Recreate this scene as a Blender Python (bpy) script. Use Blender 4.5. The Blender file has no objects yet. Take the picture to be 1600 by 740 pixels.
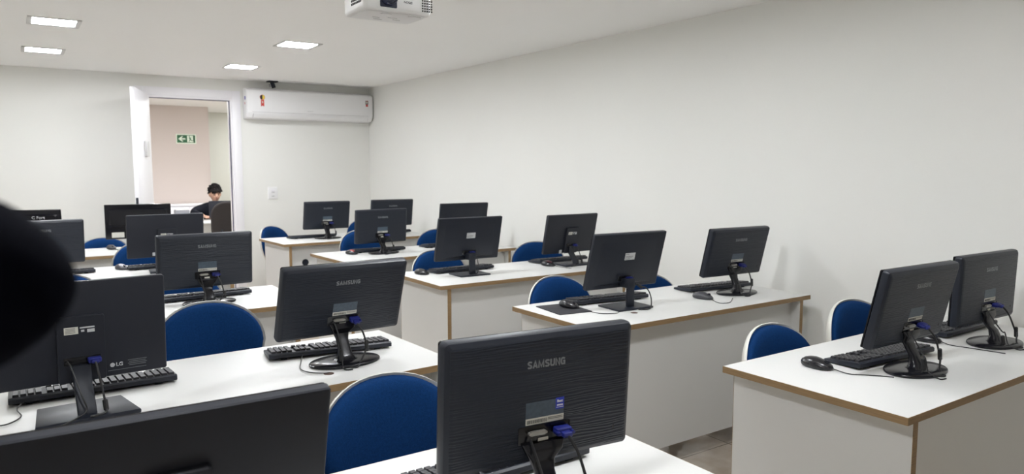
import bpy, bmesh, math, random
from mathutils import Vector, Matrix

random.seed(7)
PI = math.pi
R = math.radians
C = bpy.context.scene
COL = C.collection

# ------------------------------------------------------------------ scale
S = 0.88                  # room units -> metres
DZ = 0.75                 # height of the desk tops
CAM_H = DZ + 0.78 * S     # height of the lens


def P(x, y, zd=0.0):
    """room units (zd = height over the desk tops) -> metres"""
    return Vector((x * S, y * S, DZ + zd * S))


# ------------------------------------------------------------------ camera
cam_data = bpy.data.cameras.new('camera')
cam = bpy.data.objects.new('camera', cam_data)
COL.objects.link(cam)
cam.location = (0, 0, CAM_H)
cam.rotation_euler = (R(90 - 5.567), 0, R(-34.302))
cam_data.sensor_width = 36
cam_data.lens = 1139.3 / 1600 * 36
cam_data.clip_start = 0.02
cam_data.clip_end = 60
cam_data.dof.use_dof = True
cam_data.dof.focus_distance = 2.1
cam_data.dof.aperture_fstop = 6.5
C.camera = cam

# ------------------------------------------------------------------ world, exposure
world = bpy.data.worlds.new('world')
C.world = world
world.use_nodes = True
world.node_tree.nodes['Background'].inputs[0].default_value = (0.8, 0.85, 0.9, 1)
world.node_tree.nodes['Background'].inputs[1].default_value = 0.3
C.view_settings.view_transform = 'Standard'
C.view_settings.look = 'None'
C.view_settings.gamma = 1
C.view_settings.use_curve_mapping = False
C.view_settings.exposure = 1.60
C.cycles.max_bounces = 14
C.cycles.diffuse_bounces = 8
C.cycles.glossy_bounces = 4
C.cycles.sample_clamp_indirect = 6

LAMP_STRENGTH = 34.0
LAMP_COLOR = (0.965, 0.99, 1.02, 1)
# lamps that are lit: (x, y) in room units
LAMPS = [(0.31, 6.40), (0.29, 8.00), (2.11, 6.40), (2.07, 8.14),
         (0.31, 4.65), (2.11, 4.65), (2.11, 2.90),
         (0.31, 1.15), (2.11, 1.15)]  # front row: unseen panels switched on as added fill for the near desks


# ------------------------------------------------------------------ materials
def new_mat(name):
    m = bpy.data.materials.new(name)
    m.use_nodes = True
    return m, m.node_tree, m.node_tree.nodes['Principled BSDF']


def mat(name, col, rough=0.5, metal=0.0, spec=0.5, var=0.0, vscale=8.0, bump=0.0, bscale=200.0,
        stretch=(1, 1, 1), coat=0.0, sheen=0.0):
    m, nt, b = new_mat(name)
    b.inputs['Base Color'].default_value = (*col, 1)
    b.inputs['Roughness'].default_value = rough
    b.inputs['Metallic'].default_value = metal
    b.inputs['Specular IOR Level'].default_value = spec
    if coat:
        b.inputs['Coat Weight'].default_value = coat
        b.inputs['Coat Roughness'].default_value = 0.06
    if sheen:
        b.inputs['Sheen Weight'].default_value = sheen
    if var or bump:
        tc = nt.nodes.new('ShaderNodeTexCoord')
        mp = nt.nodes.new('ShaderNodeMapping')
        mp.inputs['Scale'].default_value = stretch
        nt.links.new(tc.outputs['Object'], mp.inputs['Vector'])
    if var:
        n = nt.nodes.new('ShaderNodeTexNoise')
        n.inputs['Scale'].default_value = vscale
        n.inputs['Detail'].default_value = 5
        nt.links.new(mp.outputs[0], n.inputs['Vector'])
        mx = nt.nodes.new('ShaderNodeMix')
        mx.data_type = 'RGBA'
        mx.inputs[6].default_value = (*[max(0, c * (1 - var)) for c in col], 1)
        mx.inputs[7].default_value = (*[min(1, c * (1 + var)) for c in col], 1)
        nt.links.new(n.outputs['Fac'], mx.inputs[0])
        nt.links.new(mx.outputs[2], b.inputs['Base Color'])
    if bump:
        n2 = nt.nodes.new('ShaderNodeTexNoise')
        n2.inputs['Scale'].default_value = bscale
        n2.inputs['Detail'].default_value = 3
        nt.links.new(mp.outputs[0], n2.inputs['Vector'])
        bp = nt.nodes.new('ShaderNodeBump')
        bp.inputs['Strength'].default_value = bump
        bp.inputs['Distance'].default_value = 0.002
        nt.links.new(n2.outputs['Fac'], bp.inputs['Height'])
        nt.links.new(bp.outputs[0], b.inputs['Normal'])
    return m


def mat_ripple():
    m, nt, b = new_mat('rippled_black_plastic')
    b.inputs['Base Color'].default_value = (0.011, 0.015, 0.025, 1)
    b.inputs['Roughness'].default_value = 0.42
    b.inputs['Specular IOR Level'].default_value = 0.4
    tc = nt.nodes.new('ShaderNodeTexCoord')
    mp = nt.nodes.new('ShaderNodeMapping')
    mp.inputs['Scale'].default_value = (0.10, 0.2, 1)
    w = nt.nodes.new('ShaderNodeTexWave')
    w.bands_direction = 'Z'
    w.inputs['Scale'].default_value = 52
    w.inputs['Distortion'].default_value = 9.0
    w.inputs['Detail'].default_value = 2
    w.inputs['Detail Scale'].default_value = 1.6
    bp = nt.nodes.new('ShaderNodeBump')
    bp.inputs['Strength'].default_value = 0.42
    bp.inputs['Distance'].default_value = 0.002
    nt.links.new(tc.outputs['Object'], mp.inputs['Vector'])
    nt.links.new(mp.outputs[0], w.inputs['Vector'])
    nt.links.new(w.outputs['Fac'], bp.inputs['Height'])
    nt.links.new(bp.outputs[0], b.inputs['Normal'])
    return m


def mat_floor():
    m, nt, b = new_mat('polished_brown_tile')
    tc = nt.nodes.new('ShaderNodeTexCoord')
    br = nt.nodes.new('ShaderNodeTexBrick')
    br.offset = 0.0
    br.inputs['Color1'].default_value = (0.50, 0.43, 0.36, 1)
    br.inputs['Color2'].default_value = (0.46, 0.395, 0.33, 1)
    br.inputs['Mortar'].default_value = (0.12, 0.095, 0.075, 1)
    br.inputs['Scale'].default_value = 1
    br.inputs['Mortar Size'].default_value = 0.003
    br.inputs['Brick Width'].default_value = 0.6
    br.inputs['Row Height'].default_value = 0.6
    n = nt.nodes.new('ShaderNodeTexNoise')
    n.inputs['Scale'].default_value = 9
    n.inputs['Detail'].default_value = 8
    mx = nt.nodes.new('ShaderNodeMix')
    mx.data_type = 'RGBA'
    mx.blend_type = 'MULTIPLY'
    mx.inputs[0].default_value = 0.5
    cr = nt.nodes.new('ShaderNodeValToRGB')
    cr.color_ramp.elements[0].position = 0.35
    cr.color_ramp.elements[0].color = (0.6, 0.57, 0.53, 1)
    cr.color_ramp.elements[1].position = 0.65
    nt.links.new(tc.outputs['Object'], br.inputs['Vector'])
    nt.links.new(tc.outputs['Object'], n.inputs['Vector'])
    nt.links.new(n.outputs['Fac'], cr.inputs[0])
    nt.links.new(br.outputs['Color'], mx.inputs[6])
    nt.links.new(cr.outputs[0], mx.inputs[7])
    nt.links.new(mx.outputs[2], b.inputs['Base Color'])
    b.inputs['Roughness'].default_value = 0.07
    return m


def mat_emit(name, col, strength):
    m, nt, b = new_mat(name)
    b.inputs['Base Color'].default_value = (0.9, 0.9, 0.9, 1)
    b.inputs['Emission Color'].default_value = col
    b.inputs['Emission Strength'].default_value = strength
    return m


M = dict(
    wall=mat('painted_wall', (0.81, 0.81, 0.78), 0.75, var=0.012, vscale=2.0, bump=0.12, bscale=120),
    ceiling=mat('painted_ceiling', (0.93, 0.925, 0.91), 0.8, var=0.01, vscale=1.5, bump=0.08, bscale=90),
    wall_beige=mat('beige_wall', (0.62, 0.545, 0.51), 0.75, bump=0.1, bscale=120),
    wall_green=mat('pale_wall', (0.66, 0.66, 0.60), 0.75, bump=0.1, bscale=120),
    floor=mat_floor(),
    door=mat('white_door_paint', (0.84, 0.83, 0.86), 0.4, var=0.01, vscale=6),
    seal=mat('navy_door_seal', (0.012, 0.012, 0.09), 0.5),
    laminate=mat('white_laminate', (0.67, 0.67, 0.655), 0.36, var=0.012, vscale=3, bump=0.04, bscale=400),
    edge=mat('brown_edge_band', (0.27, 0.175, 0.085), 0.55, var=0.35, vscale=30, stretch=(0.5, 0.5, 8)),
    ripple=mat_ripple(),
    black=mat('black_plastic', (0.012, 0.015, 0.024), 0.42, spec=0.4, bump=0.08, bscale=700),
    black_matte=mat('matte_black_plastic', (0.013, 0.015, 0.023), 0.5, spec=0.4, bump=0.1, bscale=900),
    gloss=mat('glossy_black_plastic', (0.008, 0.008, 0.011), 0.2, spec=0.35),
    screen=mat('screen_glass', (0.006, 0.006, 0.008), 0.2),
    cable=mat('black_cable', (0.012, 0.012, 0.013), 0.5),
    key=mat('black_keycap', (0.026, 0.026, 0.031), 0.5, var=0.1, vscale=90),
    vga=mat('blue_vga_plug', (0.008, 0.014, 0.15), 0.45),
    metal=mat('connector_metal', (0.36, 0.35, 0.32), 0.35, metal=0.8),
    slate=mat('slate_label', (0.060, 0.085, 0.115), 0.4, var=0.35, vscale=120),
    paper=mat('label_paper', (0.62, 0.61, 0.55), 0.5),
    paper_grey=mat('grey_label_paper', (0.50, 0.51, 0.52), 0.5, var=0.1, vscale=200),
    ink=mat('label_ink', (0.05, 0.05, 0.05), 0.6),
    blue_sticker=mat('blue_sticker', (0.02, 0.04, 0.42), 0.4),
    white_ink=mat('white_print', (0.7, 0.7, 0.75), 0.5),
    logo=mat('grey_logo', (0.20, 0.21, 0.225), 0.4),
    logo_bright=mat('silver_logo', (0.55, 0.56, 0.58), 0.35, metal=0.2),
    fabric=mat('blue_woven_fabric', (0.005, 0.034, 0.125), 0.95, spec=0.1, var=0.35, vscale=160, bump=0.5, bscale=520),
    shell=mat('cream_plastic_shell', (0.66, 0.65, 0.60), 0.38),
    chrome=mat('grey_metal', (0.35, 0.35, 0.36), 0.3, metal=0.9),
    dark_fabric=mat('dark_grey_fabric', (0.045, 0.040, 0.040), 0.95, spec=0.15, bump=0.4, bscale=500),
    mouse_black=mat('black_mouse_plastic', (0.014, 0.014, 0.017), 0.25),
    mouse_grey=mat('dark_grey_mouse_plastic', (0.05, 0.05, 0.058), 0.4),
    mouse_red=mat('red_mouse_plastic', (0.36, 0.07, 0.065), 0.25),
    mouse_maroon=mat('maroon_mouse_plastic', (0.07, 0.015, 0.02), 0.3),
    mouse_silver=mat('silver_mouse_plastic', (0.46, 0.46, 0.50), 0.3, metal=0.3),
    pad=mat('black_mouse_pad', (0.022, 0.022, 0.027), 0.85, bump=0.2, bscale=900),
    ac=mat('white_appliance_plastic', (0.84, 0.84, 0.85), 0.3),
    ac_grey=mat('light_grey_plastic', (0.62, 0.62, 0.62), 0.4),
    slot=mat('dark_slot', (0.03, 0.03, 0.03), 0.8),
    red=mat('red_print', (0.62, 0.06, 0.05), 0.5),
    yellow=mat('yellow_print', (0.80, 0.58, 0.08), 0.5),
    projector=mat('white_projector_plastic', (0.80, 0.80, 0.795), 0.35),
    proj_under=mat('grey_projector_base', (0.82, 0.82, 0.82), 0.45),
    lens=mat('lens_glass', (0.012, 0.018, 0.05), 0.05, coat=0.6),
    lens_ring=mat('navy_lens_housing', (0.016, 0.022, 0.05), 0.35),
    green=mat('green_sign', (0.012, 0.10, 0.035), 0.5),
    sign_white=mat('sign_white', (0.75, 0.83, 0.70), 0.5),
    diffuser=mat_emit('lit_diffuser', LAMP_COLOR, LAMP_STRENGTH),
    lamp_frame=mat('white_lamp_frame', (0.62, 0.61, 0.60), 0.4),
    skin=mat('skin', (0.46, 0.27, 0.19), 0.55, var=0.06, vscale=30),
    hair=mat('black_hair', (0.008, 0.006, 0.006), 0.75, spec=0.2, bump=0.8, bscale=160, stretch=(1, 1, 0.3)),
    jacket=mat('black_jacket', (0.006, 0.007, 0.012), 0.9, spec=0.2, bump=0.4, bscale=60),
    trousers=mat('navy_trousers', (0.02, 0.025, 0.05), 0.9),
    shoe=mat('dark_shoe', (0.02, 0.02, 0.02), 0.6),
    foam=mat('black_foam', (0.0035, 0.004, 0.008), 1.0, spec=0.05, bump=0.6, bscale=900),
    hole=mat('brown_hole', (0.06, 0.025, 0.012), 0.7),
    device=mat('grey_device_plastic', (0.20, 0.20, 0.22), 0.5),
)


# ------------------------------------------------------------------ mesh helpers
class MB:
    """collects shapes, build() links them as ONE mesh object"""

    def __init__(self):
        self.bm = bmesh.new()

    def _place(self, verts, T):
        if T is not None:
            for v in verts:
                v.co = T @ v.co

    def box(self, c, s, bevel=0.0, seg=2, T=None, taper=1.0):
        r = bmesh.ops.create_cube(self.bm, size=1)
        vs = r['verts']
        for v in vs:
            k = taper if v.co.z > 0 else 1.0
            v.co = Vector((v.co.x * s[0] * k + c[0], v.co.y * s[1] * k + c[1], v.co.z * s[2] + c[2]))
        if bevel:
            es = list({e for v in vs for e in v.link_edges})
            r2 = bmesh.ops.bevel(self.bm, geom=es, offset=bevel, segments=seg, profile=0.5, affect='EDGES')
            vs = list({v for f in r2['faces'] for v in f.verts} | {v for v in vs if v.is_valid})
        self._place(vs, T)
        return self

    def loft(self, rings, cap=True, T=None, closed=True):
        """rings: list of equally long lists of points"""
        bm = self.bm
        R_ = [[bm.verts.new(Vector(p)) for p in ring] for ring in rings]
        n = len(R_[0])
        for a, b in zip(R_[:-1], R_[1:]):
            for i in range(n if closed else n - 1):
                j = (i + 1) % n
                try:
                    bm.faces.new((a[i], a[j], b[j], b[i]))
                except ValueError:
                    pass
        if cap:
            bm.faces.new(list(reversed(R_[0])))
            bm.faces.new(R_[-1])
        self._place([v for r in R_ for v in r], T)
        return self

    def prism(self, poly, d0, d1, axis='y', bevel=0.0, T=None, seg=2):
        """polygon (2d) extruded along an axis"""
        def pt(p, d):
            return {'y': (p[0], d, p[1]), 'z': (p[0], p[1], d), 'x': (d, p[0], p[1])}[axis]
        bm = self.bm
        a = [bm.verts.new(pt(p, d0)) for p in poly]
        b = [bm.verts.new(pt(p, d1)) for p in poly]
        n = len(poly)
        fs = [bm.faces.new((a[i], a[(i + 1) % n], b[(i + 1) % n], b[i])) for i in range(n)]
        fa = bm.faces.new(list(reversed(a)))
        fb = bm.faces.new(b)
        vs = a + b
        if bevel:
            es = list(fa.edges) + list(fb.edges)
            r2 = bmesh.ops.bevel(bm, geom=es, offset=bevel, segments=seg, profile=0.5, affect='EDGES')
            vs = list({v for f in r2['faces'] for v in f.verts} | {v for v in vs if v.is_valid})
        self._place(vs, T)
        return self

    def cyl(self, p0, p1, r0, r1=None, n=20, T=None):
        r1 = r0 if r1 is None else r1
        p0, p1 = Vector(p0), Vector(p1)
        q = (p1 - p0).to_track_quat('Z', 'Y')
        rings = []
        for p, r in ((p0, r0), (p1, r1)):
            rings.append([p + q @ Vector((r * math.cos(2 * PI * i / n), r * math.sin(2 * PI * i / n), 0)) for i in range(n)])
        return self.loft(rings, T=T)

    def lathe(self, prof, n=28, T=None):
        """prof: (r, z) pairs around z"""
        rings = [[(r * math.cos(2 * PI * i / n), r * math.sin(2 * PI * i / n), z) for i in range(n)] for r, z in prof]
        return self.loft(rings, T=T)

    def tube(self, pts, r, n=8, sub=6, T=None, taper=None):
        pts = [Vector(p) for p in pts]
        if len(pts) > 2 and sub > 1:
            out = []
            for i in range(len(pts) - 1):
                p0 = pts[max(i - 1, 0)]
                p1, p2 = pts[i], pts[i + 1]
                p3 = pts[min(i + 2, len(pts) - 1)]
                for k in range(sub):
                    t = k / sub
                    out.append(0.5 * ((2 * p1) + (p2 - p0) * t + (2 * p0 - 5 * p1 + 4 * p2 - p3) * t * t + (3 * p1 - p0 - 3 * p2 + p3) * t ** 3))
            out.append(pts[-1])
            pts = out
        rings = []
        up = None
        for i, p in enumerate(pts):
            d = (pts[min(i + 1, len(pts) - 1)] - pts[max(i - 1, 0)])
            if d.length < 1e-9:
                d = Vector((0, 0, 1))
            d.normalize()
            if up is None:
                up = Vector((0, 0, 1)) if abs(d.z) < 0.9 else Vector((1, 0, 0))
            x = d.cross(up)
            if x.length < 1e-6:
                x = d.cross(Vector((1, 0, 0)))
            x.normalize()
            y = x.cross(d)
            up = y
            rr = r if taper is None else r * taper(i / (len(pts) - 1))
            rings.append([p + x * rr * math.cos(2 * PI * k / n) + y * rr * math.sin(2 * PI * k / n) for k in range(n)])
        return self.loft(rings, T=T)

    def ellipsoid(self, c, r, u=16, v=10, T=None):
        res = bmesh.ops.create_uvsphere(self.bm, u_segments=u, v_segments=v, radius=1)
        for w in res['verts']:
            w.co = Vector((w.co.x * r[0] + c[0], w.co.y * r[1] + c[1], w.co.z * r[2] + c[2]))
        self._place(res['verts'], T)
        return self

    def mesh(self, name, material, angle=35):
        bmesh.ops.recalc_face_normals(self.bm, faces=self.bm.faces)
        me = bpy.data.meshes.new(name)
        self.bm.to_mesh(me)
        self.bm.free()
        me.materials.append(material)
        finish(me, angle)
        return me

    def build(self, name, material, parent=None, loc=(0, 0, 0), rot=(0, 0, 0), angle=35):
        return link(name, self.mesh(name, material, angle), parent, loc, rot)


def finish(me, angle=35):
    for p in me.polygons:
        p.use_smooth = True
    me.set_sharp_from_angle(angle=R(angle))


def link(name, me, parent=None, loc=(0, 0, 0), rot=(0, 0, 0)):
    o = bpy.data.objects.new(name, me)
    COL.objects.link(o)
    o.location = loc
    o.rotation_euler = rot
    if parent is not None:
        o.parent = parent
    return o


def thing(name, label, cat, loc=(0, 0, 0), rz=0.0, group=None):
    o = bpy.data.objects.new(name, None)
    COL.objects.link(o)
    o.empty_display_size = 0.1
    o.location = loc
    o.rotation_euler = (0, 0, rz)
    o['label'] = label
    o['category'] = cat
    if group:
        o['group'] = group
    return o


def tag(o, label, cat, group=None):
    o['label'] = label
    o['category'] = cat
    if group:
        o['group'] = group
    return o


def struct(o):
    o['kind'] = 'structure'
    return o


def copy_tree(o, parent=None):
    c = o.copy()
    COL.objects.link(c)
    if parent is not None:
        c.parent = parent
    for ch in list(o.children):
        copy_tree(ch, c)
    return c


def rrect(w, h, r, n=5, cx=0, cz=0):
    """rounded rectangle outline, counter-clockwise"""
    out = []
    for (sx, sz, a0) in ((1, 1, 0), (-1, 1, 90), (-1, -1, 180), (1, -1, 270)):
        for i in range(n + 1):
            a = R(a0 + 90 * i / n)
            out.append((cx + sx * (w / 2 - r) + r * math.cos(a), cz + sz * (h / 2 - r) + r * math.sin(a)))
    return out


def text_mesh(body, width, material, name='logo', extrude=0.0004, bold=0.0, height=None, spacing=1.0):
    """lettering centred on the origin in the XZ plane, read from the -y side"""
    cu = bpy.data.curves.new('lettering', 'FONT')
    cu.body = body
    cu.size = 1
    cu.extrude = 0
    cu.offset = bold
    cu.space_character = spacing
    cu.resolution_u = 4
    ob = bpy.data.objects.new('lettering', cu)
    COL.objects.link(ob)
    dg = bpy.context.evaluated_depsgraph_get()
    me = bpy.data.meshes.new_from_object(ob.evaluated_get(dg))
    bpy.data.objects.remove(ob)
    bpy.data.curves.remove(cu)
    xs = [v.co.x for v in me.vertices]
    ys = [v.co.y for v in me.vertices]
    cx, cy = (min(xs) + max(xs)) / 2, (min(ys) + max(ys)) / 2
    k = width / (max(xs) - min(xs))
    ky = k if height is None else height / (max(ys) - min(ys))
    bm = bmesh.new()
    bm.from_mesh(me)
    bpy.data.meshes.remove(me)
    for v in bm.verts:
        v.co = Vector(((v.co.x - cx) * k, 0, (v.co.y - cy) * ky))
    ext = bmesh.ops.extrude_face_region(bm, geom=list(bm.faces))
    for g in ext['geom']:
        if isinstance(g, bmesh.types.BMVert):
            g.co.y -= extrude
    bmesh.ops.recalc_face_normals(bm, faces=bm.faces)
    out = bpy.data.meshes.new(name)
    bm.to_mesh(out)
    bm.free()
    out.materials.append(material)
    return out


def stroke_text(body, width, height, material, name='logo', stroke=0.2, depth=0.0005):
    """heavy upright capitals drawn as flat strokes, centred, read from the -y side"""
    G = {'S': [[(0.92, 0.80), (0.75, 0.90), (0.30, 0.90), (0.12, 0.75), (0.25, 0.57), (0.75, 0.43), (0.88, 0.25), (0.70, 0.10), (0.25, 0.10), (0.08, 0.20)]],
         'A': [[(0.06, 0.0), (0.5, 0.97), (0.94, 0.0)], [(0.25, 0.30), (0.75, 0.30)]],
         'M': [[(0.08, 0.0), (0.12, 0.97), (0.5, 0.10), (0.88, 0.97), (0.92, 0.0)]],
         'U': [[(0.10, 1.0), (0.10, 0.28), (0.28, 0.10), (0.72, 0.10), (0.90, 0.28), (0.90, 1.0)]],
         'N': [[(0.10, 0.0), (0.10, 0.97), (0.90, 0.03), (0.90, 1.0)]],
         'G': [[(0.90, 0.78), (0.72, 0.90), (0.28, 0.90), (0.10, 0.70), (0.10, 0.30), (0.28, 0.10), (0.88, 0.10), (0.88, 0.48), (0.55, 0.48)]]}
    W_ = {'M': 1.2}
    tot = sum(W_.get(c, 0.9) for c in body) + 0.22 * (len(body) - 1)
    ux, uz = width / tot, height
    b = MB()
    x = -width / 2
    t = stroke * height / 2
    for c in body:
        cw_ = W_.get(c, 0.9) * ux
        for line in G[c]:
            pts = [Vector((x + p[0] * cw_, (p[1] - 0.5) * uz)) for p in line]
            n = len(pts)
            a_, c_ = [], []
            for i, p in enumerate(pts):
                d = (pts[min(i + 1, n - 1)] - pts[i]).normalized() if i < n - 1 else (pts[i] - pts[i - 1]).normalized()
                e = (pts[i] - pts[i - 1]).normalized() if i > 0 else d
                m = (d + e)
                m = m.normalized() if m.length > 0.3 else d
                k = min(1.0 / max(0.35, m.dot(d)), 1.6)
                nn = Vector((-m.y, m.x)) * t * k
                a_.append(p + nn)
                c_.append(p - nn)
            b.loft([[(q.x, 0, q.y), (q.x, -depth, q.y), (r.x, -depth, r.y), (r.x, 0, r.y)] for q, r in zip(a_, c_)])
        x += cw_ + 0.22 * ux
    return b.mesh(name, material, 30)


# ------------------------------------------------------------------ the room
XR, XL, YB, YF = 4.06 * S, -1.75 * S, 9.42 * S, -2.0
ZC = CAM_H + 1.048 * S
DX0, DX1, DTOP = 1.29 * S, 2.265 * S, CAM_H + 0.815 * S     # door opening
WT = 0.12
S2 = 0.94                # the lobby seen through the door


def Q(x, y, z):
    """lobby: units measured from the lens -> metres"""
    return Vector((x * S2, y * S2, CAM_H + z * S2))


LY = 13.9 * S2
struct(MB().box(((XL + XR) / 2, (YF + LY) / 2, -0.05), (XR - XL + 2.4, LY - YF + 1, 0.1)).build('floor', M['floor']))
struct(MB().box(((XL + XR) / 2, (YF + YB) / 2, ZC + 0.05), (XR - XL + 0.2, YB - YF + 0.2, 0.1)).build('ceiling', M['ceiling']))
struct(MB().box((XR + 0.06, (YF + YB) / 2, ZC / 2), (0.12, YB - YF, ZC)).build('wall_right', M['wall']))
struct(MB().box((XL - 0.06, (YF + YB) / 2, ZC / 2), (0.12, YB - YF, ZC)).build('wall_left', M['wall']))
struct(MB().box(((XL + XR) / 2, YF - 0.06, ZC / 2), (XR - XL + 0.24, 0.12, ZC)).build('wall_front', M['wall']))
b = MB()
b.box(((XL + DX0) / 2 - 0.06, YB + WT / 2, ZC / 2), (DX0 - XL + 0.12, WT, ZC))
b.box(((XR + DX1) / 2 + 0.06, YB + WT / 2, ZC / 2), (XR - DX1 + 0.12, WT, ZC))
b.box(((DX0 + DX1) / 2, YB + WT / 2, (ZC + DTOP) / 2), (DX1 - DX0, WT, ZC - DTOP))
struct(b.build('wall_back', M['wall']))

# lobby beyond the door
CZ = CAM_H + 0.95 * S2
cb = Q(2.68, 12.7, 0)
b = MB().box((cb.x - 2.2, cb.y + 0.1, CZ / 2), (4.4, 0.2, CZ))
struct(b.build('wall_lobby_back', M['wall_beige']))
b = MB().box((cb.x + 0.9, LY + 0.05, CZ / 2), (2.4, 0.1, CZ))
struct(b.build('wall_lobby_recess', M['wall_green']))
struct(MB().box((XR + 0.9, (YB + LY) / 2 + 0.1, CZ / 2), (0.1, LY - YB, CZ)).build('wall_lobby_right', M['wall_green']))
struct(MB().box((XL - 0.3, (YB + LY) / 2 + 0.1, CZ / 2), (0.1, LY - YB, CZ)).build('wall_lobby_left', M['wall']))
struct(MB().box(((XL + XR) / 2 + 0.3, (YB + WT + LY + 0.1) / 2, CZ + 0.05), (XR - XL + 1.4, LY + 0.1 - YB - WT, 0.1)).build('ceiling_lobby', M['ceiling']))

# door: frame, seal, open leaf
door = struct(thing('door_1', 'white door standing open into the room beside the air conditioner', 'door', ((DX0 + DX1) / 2, YB, 0)))
dx = (DX1 - DX0) / 2
cw = 0.085
b = MB()
b.box((-dx - cw / 2, -0.012, (DTOP + cw) / 2), (cw, 0.024, DTOP + cw), 0.004)
b.box((dx + cw / 2, -0.012, (DTOP + cw) / 2), (cw, 0.024, DTOP + cw), 0.004)
b.box((0, -0.012, DTOP + cw / 2), (2 * dx, 0.024, cw), 0.004)
b.box((-dx + 0.009, WT / 2 - 0.002, DTOP / 2), (0.018, WT + 0.02, DTOP))
b.box((dx - 0.009, WT / 2 - 0.002, DTOP / 2), (0.018, WT + 0.02, DTOP))
b.box((0, WT / 2 - 0.002, DTOP - 0.009), (2 * dx - 0.036, WT + 0.02, 0.018))
b.build('door_frame', M['door'], door)
b = MB()
b.box((dx - 0.0215, 0.035, DTOP / 2), (0.007, 0.012, DTOP - 0.02))
b.box((0, 0.035, DTOP - 0.0215), (2 * dx - 0.05, 0.012, 0.007))
b.build('door_seal', M['seal'], door)
leaf_len = 0.83
ang = math.atan2(-0.89, -0.262)
T = Matrix.Translation((-dx + 0.03, -0.03, 0)) @ Matrix.Rotation(ang, 4, 'Z')
# leaf local x runs from hinge to free edge, +y is the face seen from the room
leaf = MB().box((leaf_len / 2, 0, DTOP / 2 + 0.002), (leaf_len, 0.036, DTOP - 0.01), 0.003).build('door_leaf', M['door'], door)
leaf.matrix_local = T
h = MB()
h.box((leaf_len + 0.001, 0, 1.06), (0.004, 0.022, 0.17), 0.001)
h.box((leaf_len + 0.005, -0.001, 1.06), (0.006, 0.012, 0.05), 0.002)
h.cyl((leaf_len - 0.06, 0.018, 1.06), (leaf_len - 0.06, 0.06, 1.06), 0.010)
h.tube([(leaf_len - 0.06, 0.06, 1.06), (leaf_len - 0.10, 0.062, 1.06), (leaf_len - 0.17, 0.06, 1.055)], 0.008)
h.cyl((leaf_len - 0.06, -0.018, 1.06), (leaf_len - 0.06, -0.055, 1.06), 0.010)
h.tube([(leaf_len - 0.06, -0.055, 1.06), (leaf_len - 0.10, -0.057, 1.06), (leaf_len - 0.17, -0.055, 1.055)], 0.008)
h.build('door_handle', M['black'], leaf)
h = MB()
h.box((0.36, 0.030, CAM_H + 0.185 * S), (0.15, 0.024, 0.15), 0.004)
pl = h.build('wall_plate', M['ac_grey'], leaf)
pl['label'] = 'small white plate on the open door'

# ------------------------------------------------------------------ ceiling lamps
LAMP_LABEL = [
    'lit square ceiling panel, nearer of the two in the left column',
    'lit square ceiling panel, farther of the two in the left column',
    'lit square ceiling panel with grey frame, left of the projector and nearest to it',
    'lit square ceiling panel close to the back wall, above the open door',
]
for i, (x, y) in enumerate(LAMPS):
    lab = LAMP_LABEL[i] if i < 4 else 'lit square ceiling panel nearer the camera, unseen above the picture frame'
    t = thing('ceiling_light', lab, 'ceiling light', (x * S, y * S, ZC), 0, 'square ceiling panels')
    sz, ins = 0.335 * S, 0.028
    fr = MB()
    o_, i_ = rrect(sz, sz, 0.004, 2), rrect(sz - 2 * ins, sz - 2 * ins, 0.003, 2)
    fr.loft([[(p[0], p[1], 0.0) for p in o_], [(p[0], p[1], -0.006) for p in o_],
             [(p[0], p[1], -0.008) for p in rrect(sz - 0.01, sz - 0.01, 0.004, 2)],
             [(p[0], p[1], -0.003) for p in i_], [(p[0], p[1], 0.0) for p in i_]], cap=False)
    fr.build('lamp_frame', M['lamp_frame'], t)
    MB().box((0, 0, -0.0015), (sz - 2 * ins, sz - 2 * ins, 0.002)).build('diffuser', M['diffuser'], t)
# added fill panels that brighten the lobby, kept out of sight
for (x, y) in ((0.5, 10.35), (1.5, 10.35), (2.5, 10.35), (3.5, 10.35), (3.85, 12.8)):
    t = thing('lobby_fill_light', 'unseen square panel added to brighten the lobby beyond the door', 'ceiling light', (x * S2, y * S2, CZ), 0, 'added lobby fill panels')
    fr = MB()
    o_, i_ = rrect(0.33, 0.33, 0.004, 2), rrect(0.275, 0.275, 0.003, 2)
    fr.loft([[(p[0], p[1], 0.0) for p in o_], [(p[0], p[1], -0.006) for p in o_],
             [(p[0], p[1], -0.003) for p in i_], [(p[0], p[1], 0.0) for p in i_]], cap=False)
    fr.build('lamp_frame', M['lamp_frame'], t)
    MB().box((0, 0, -0.0015), (0.275, 0.275, 0.002)).build('diffuser', M['diffuser'], t)


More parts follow.
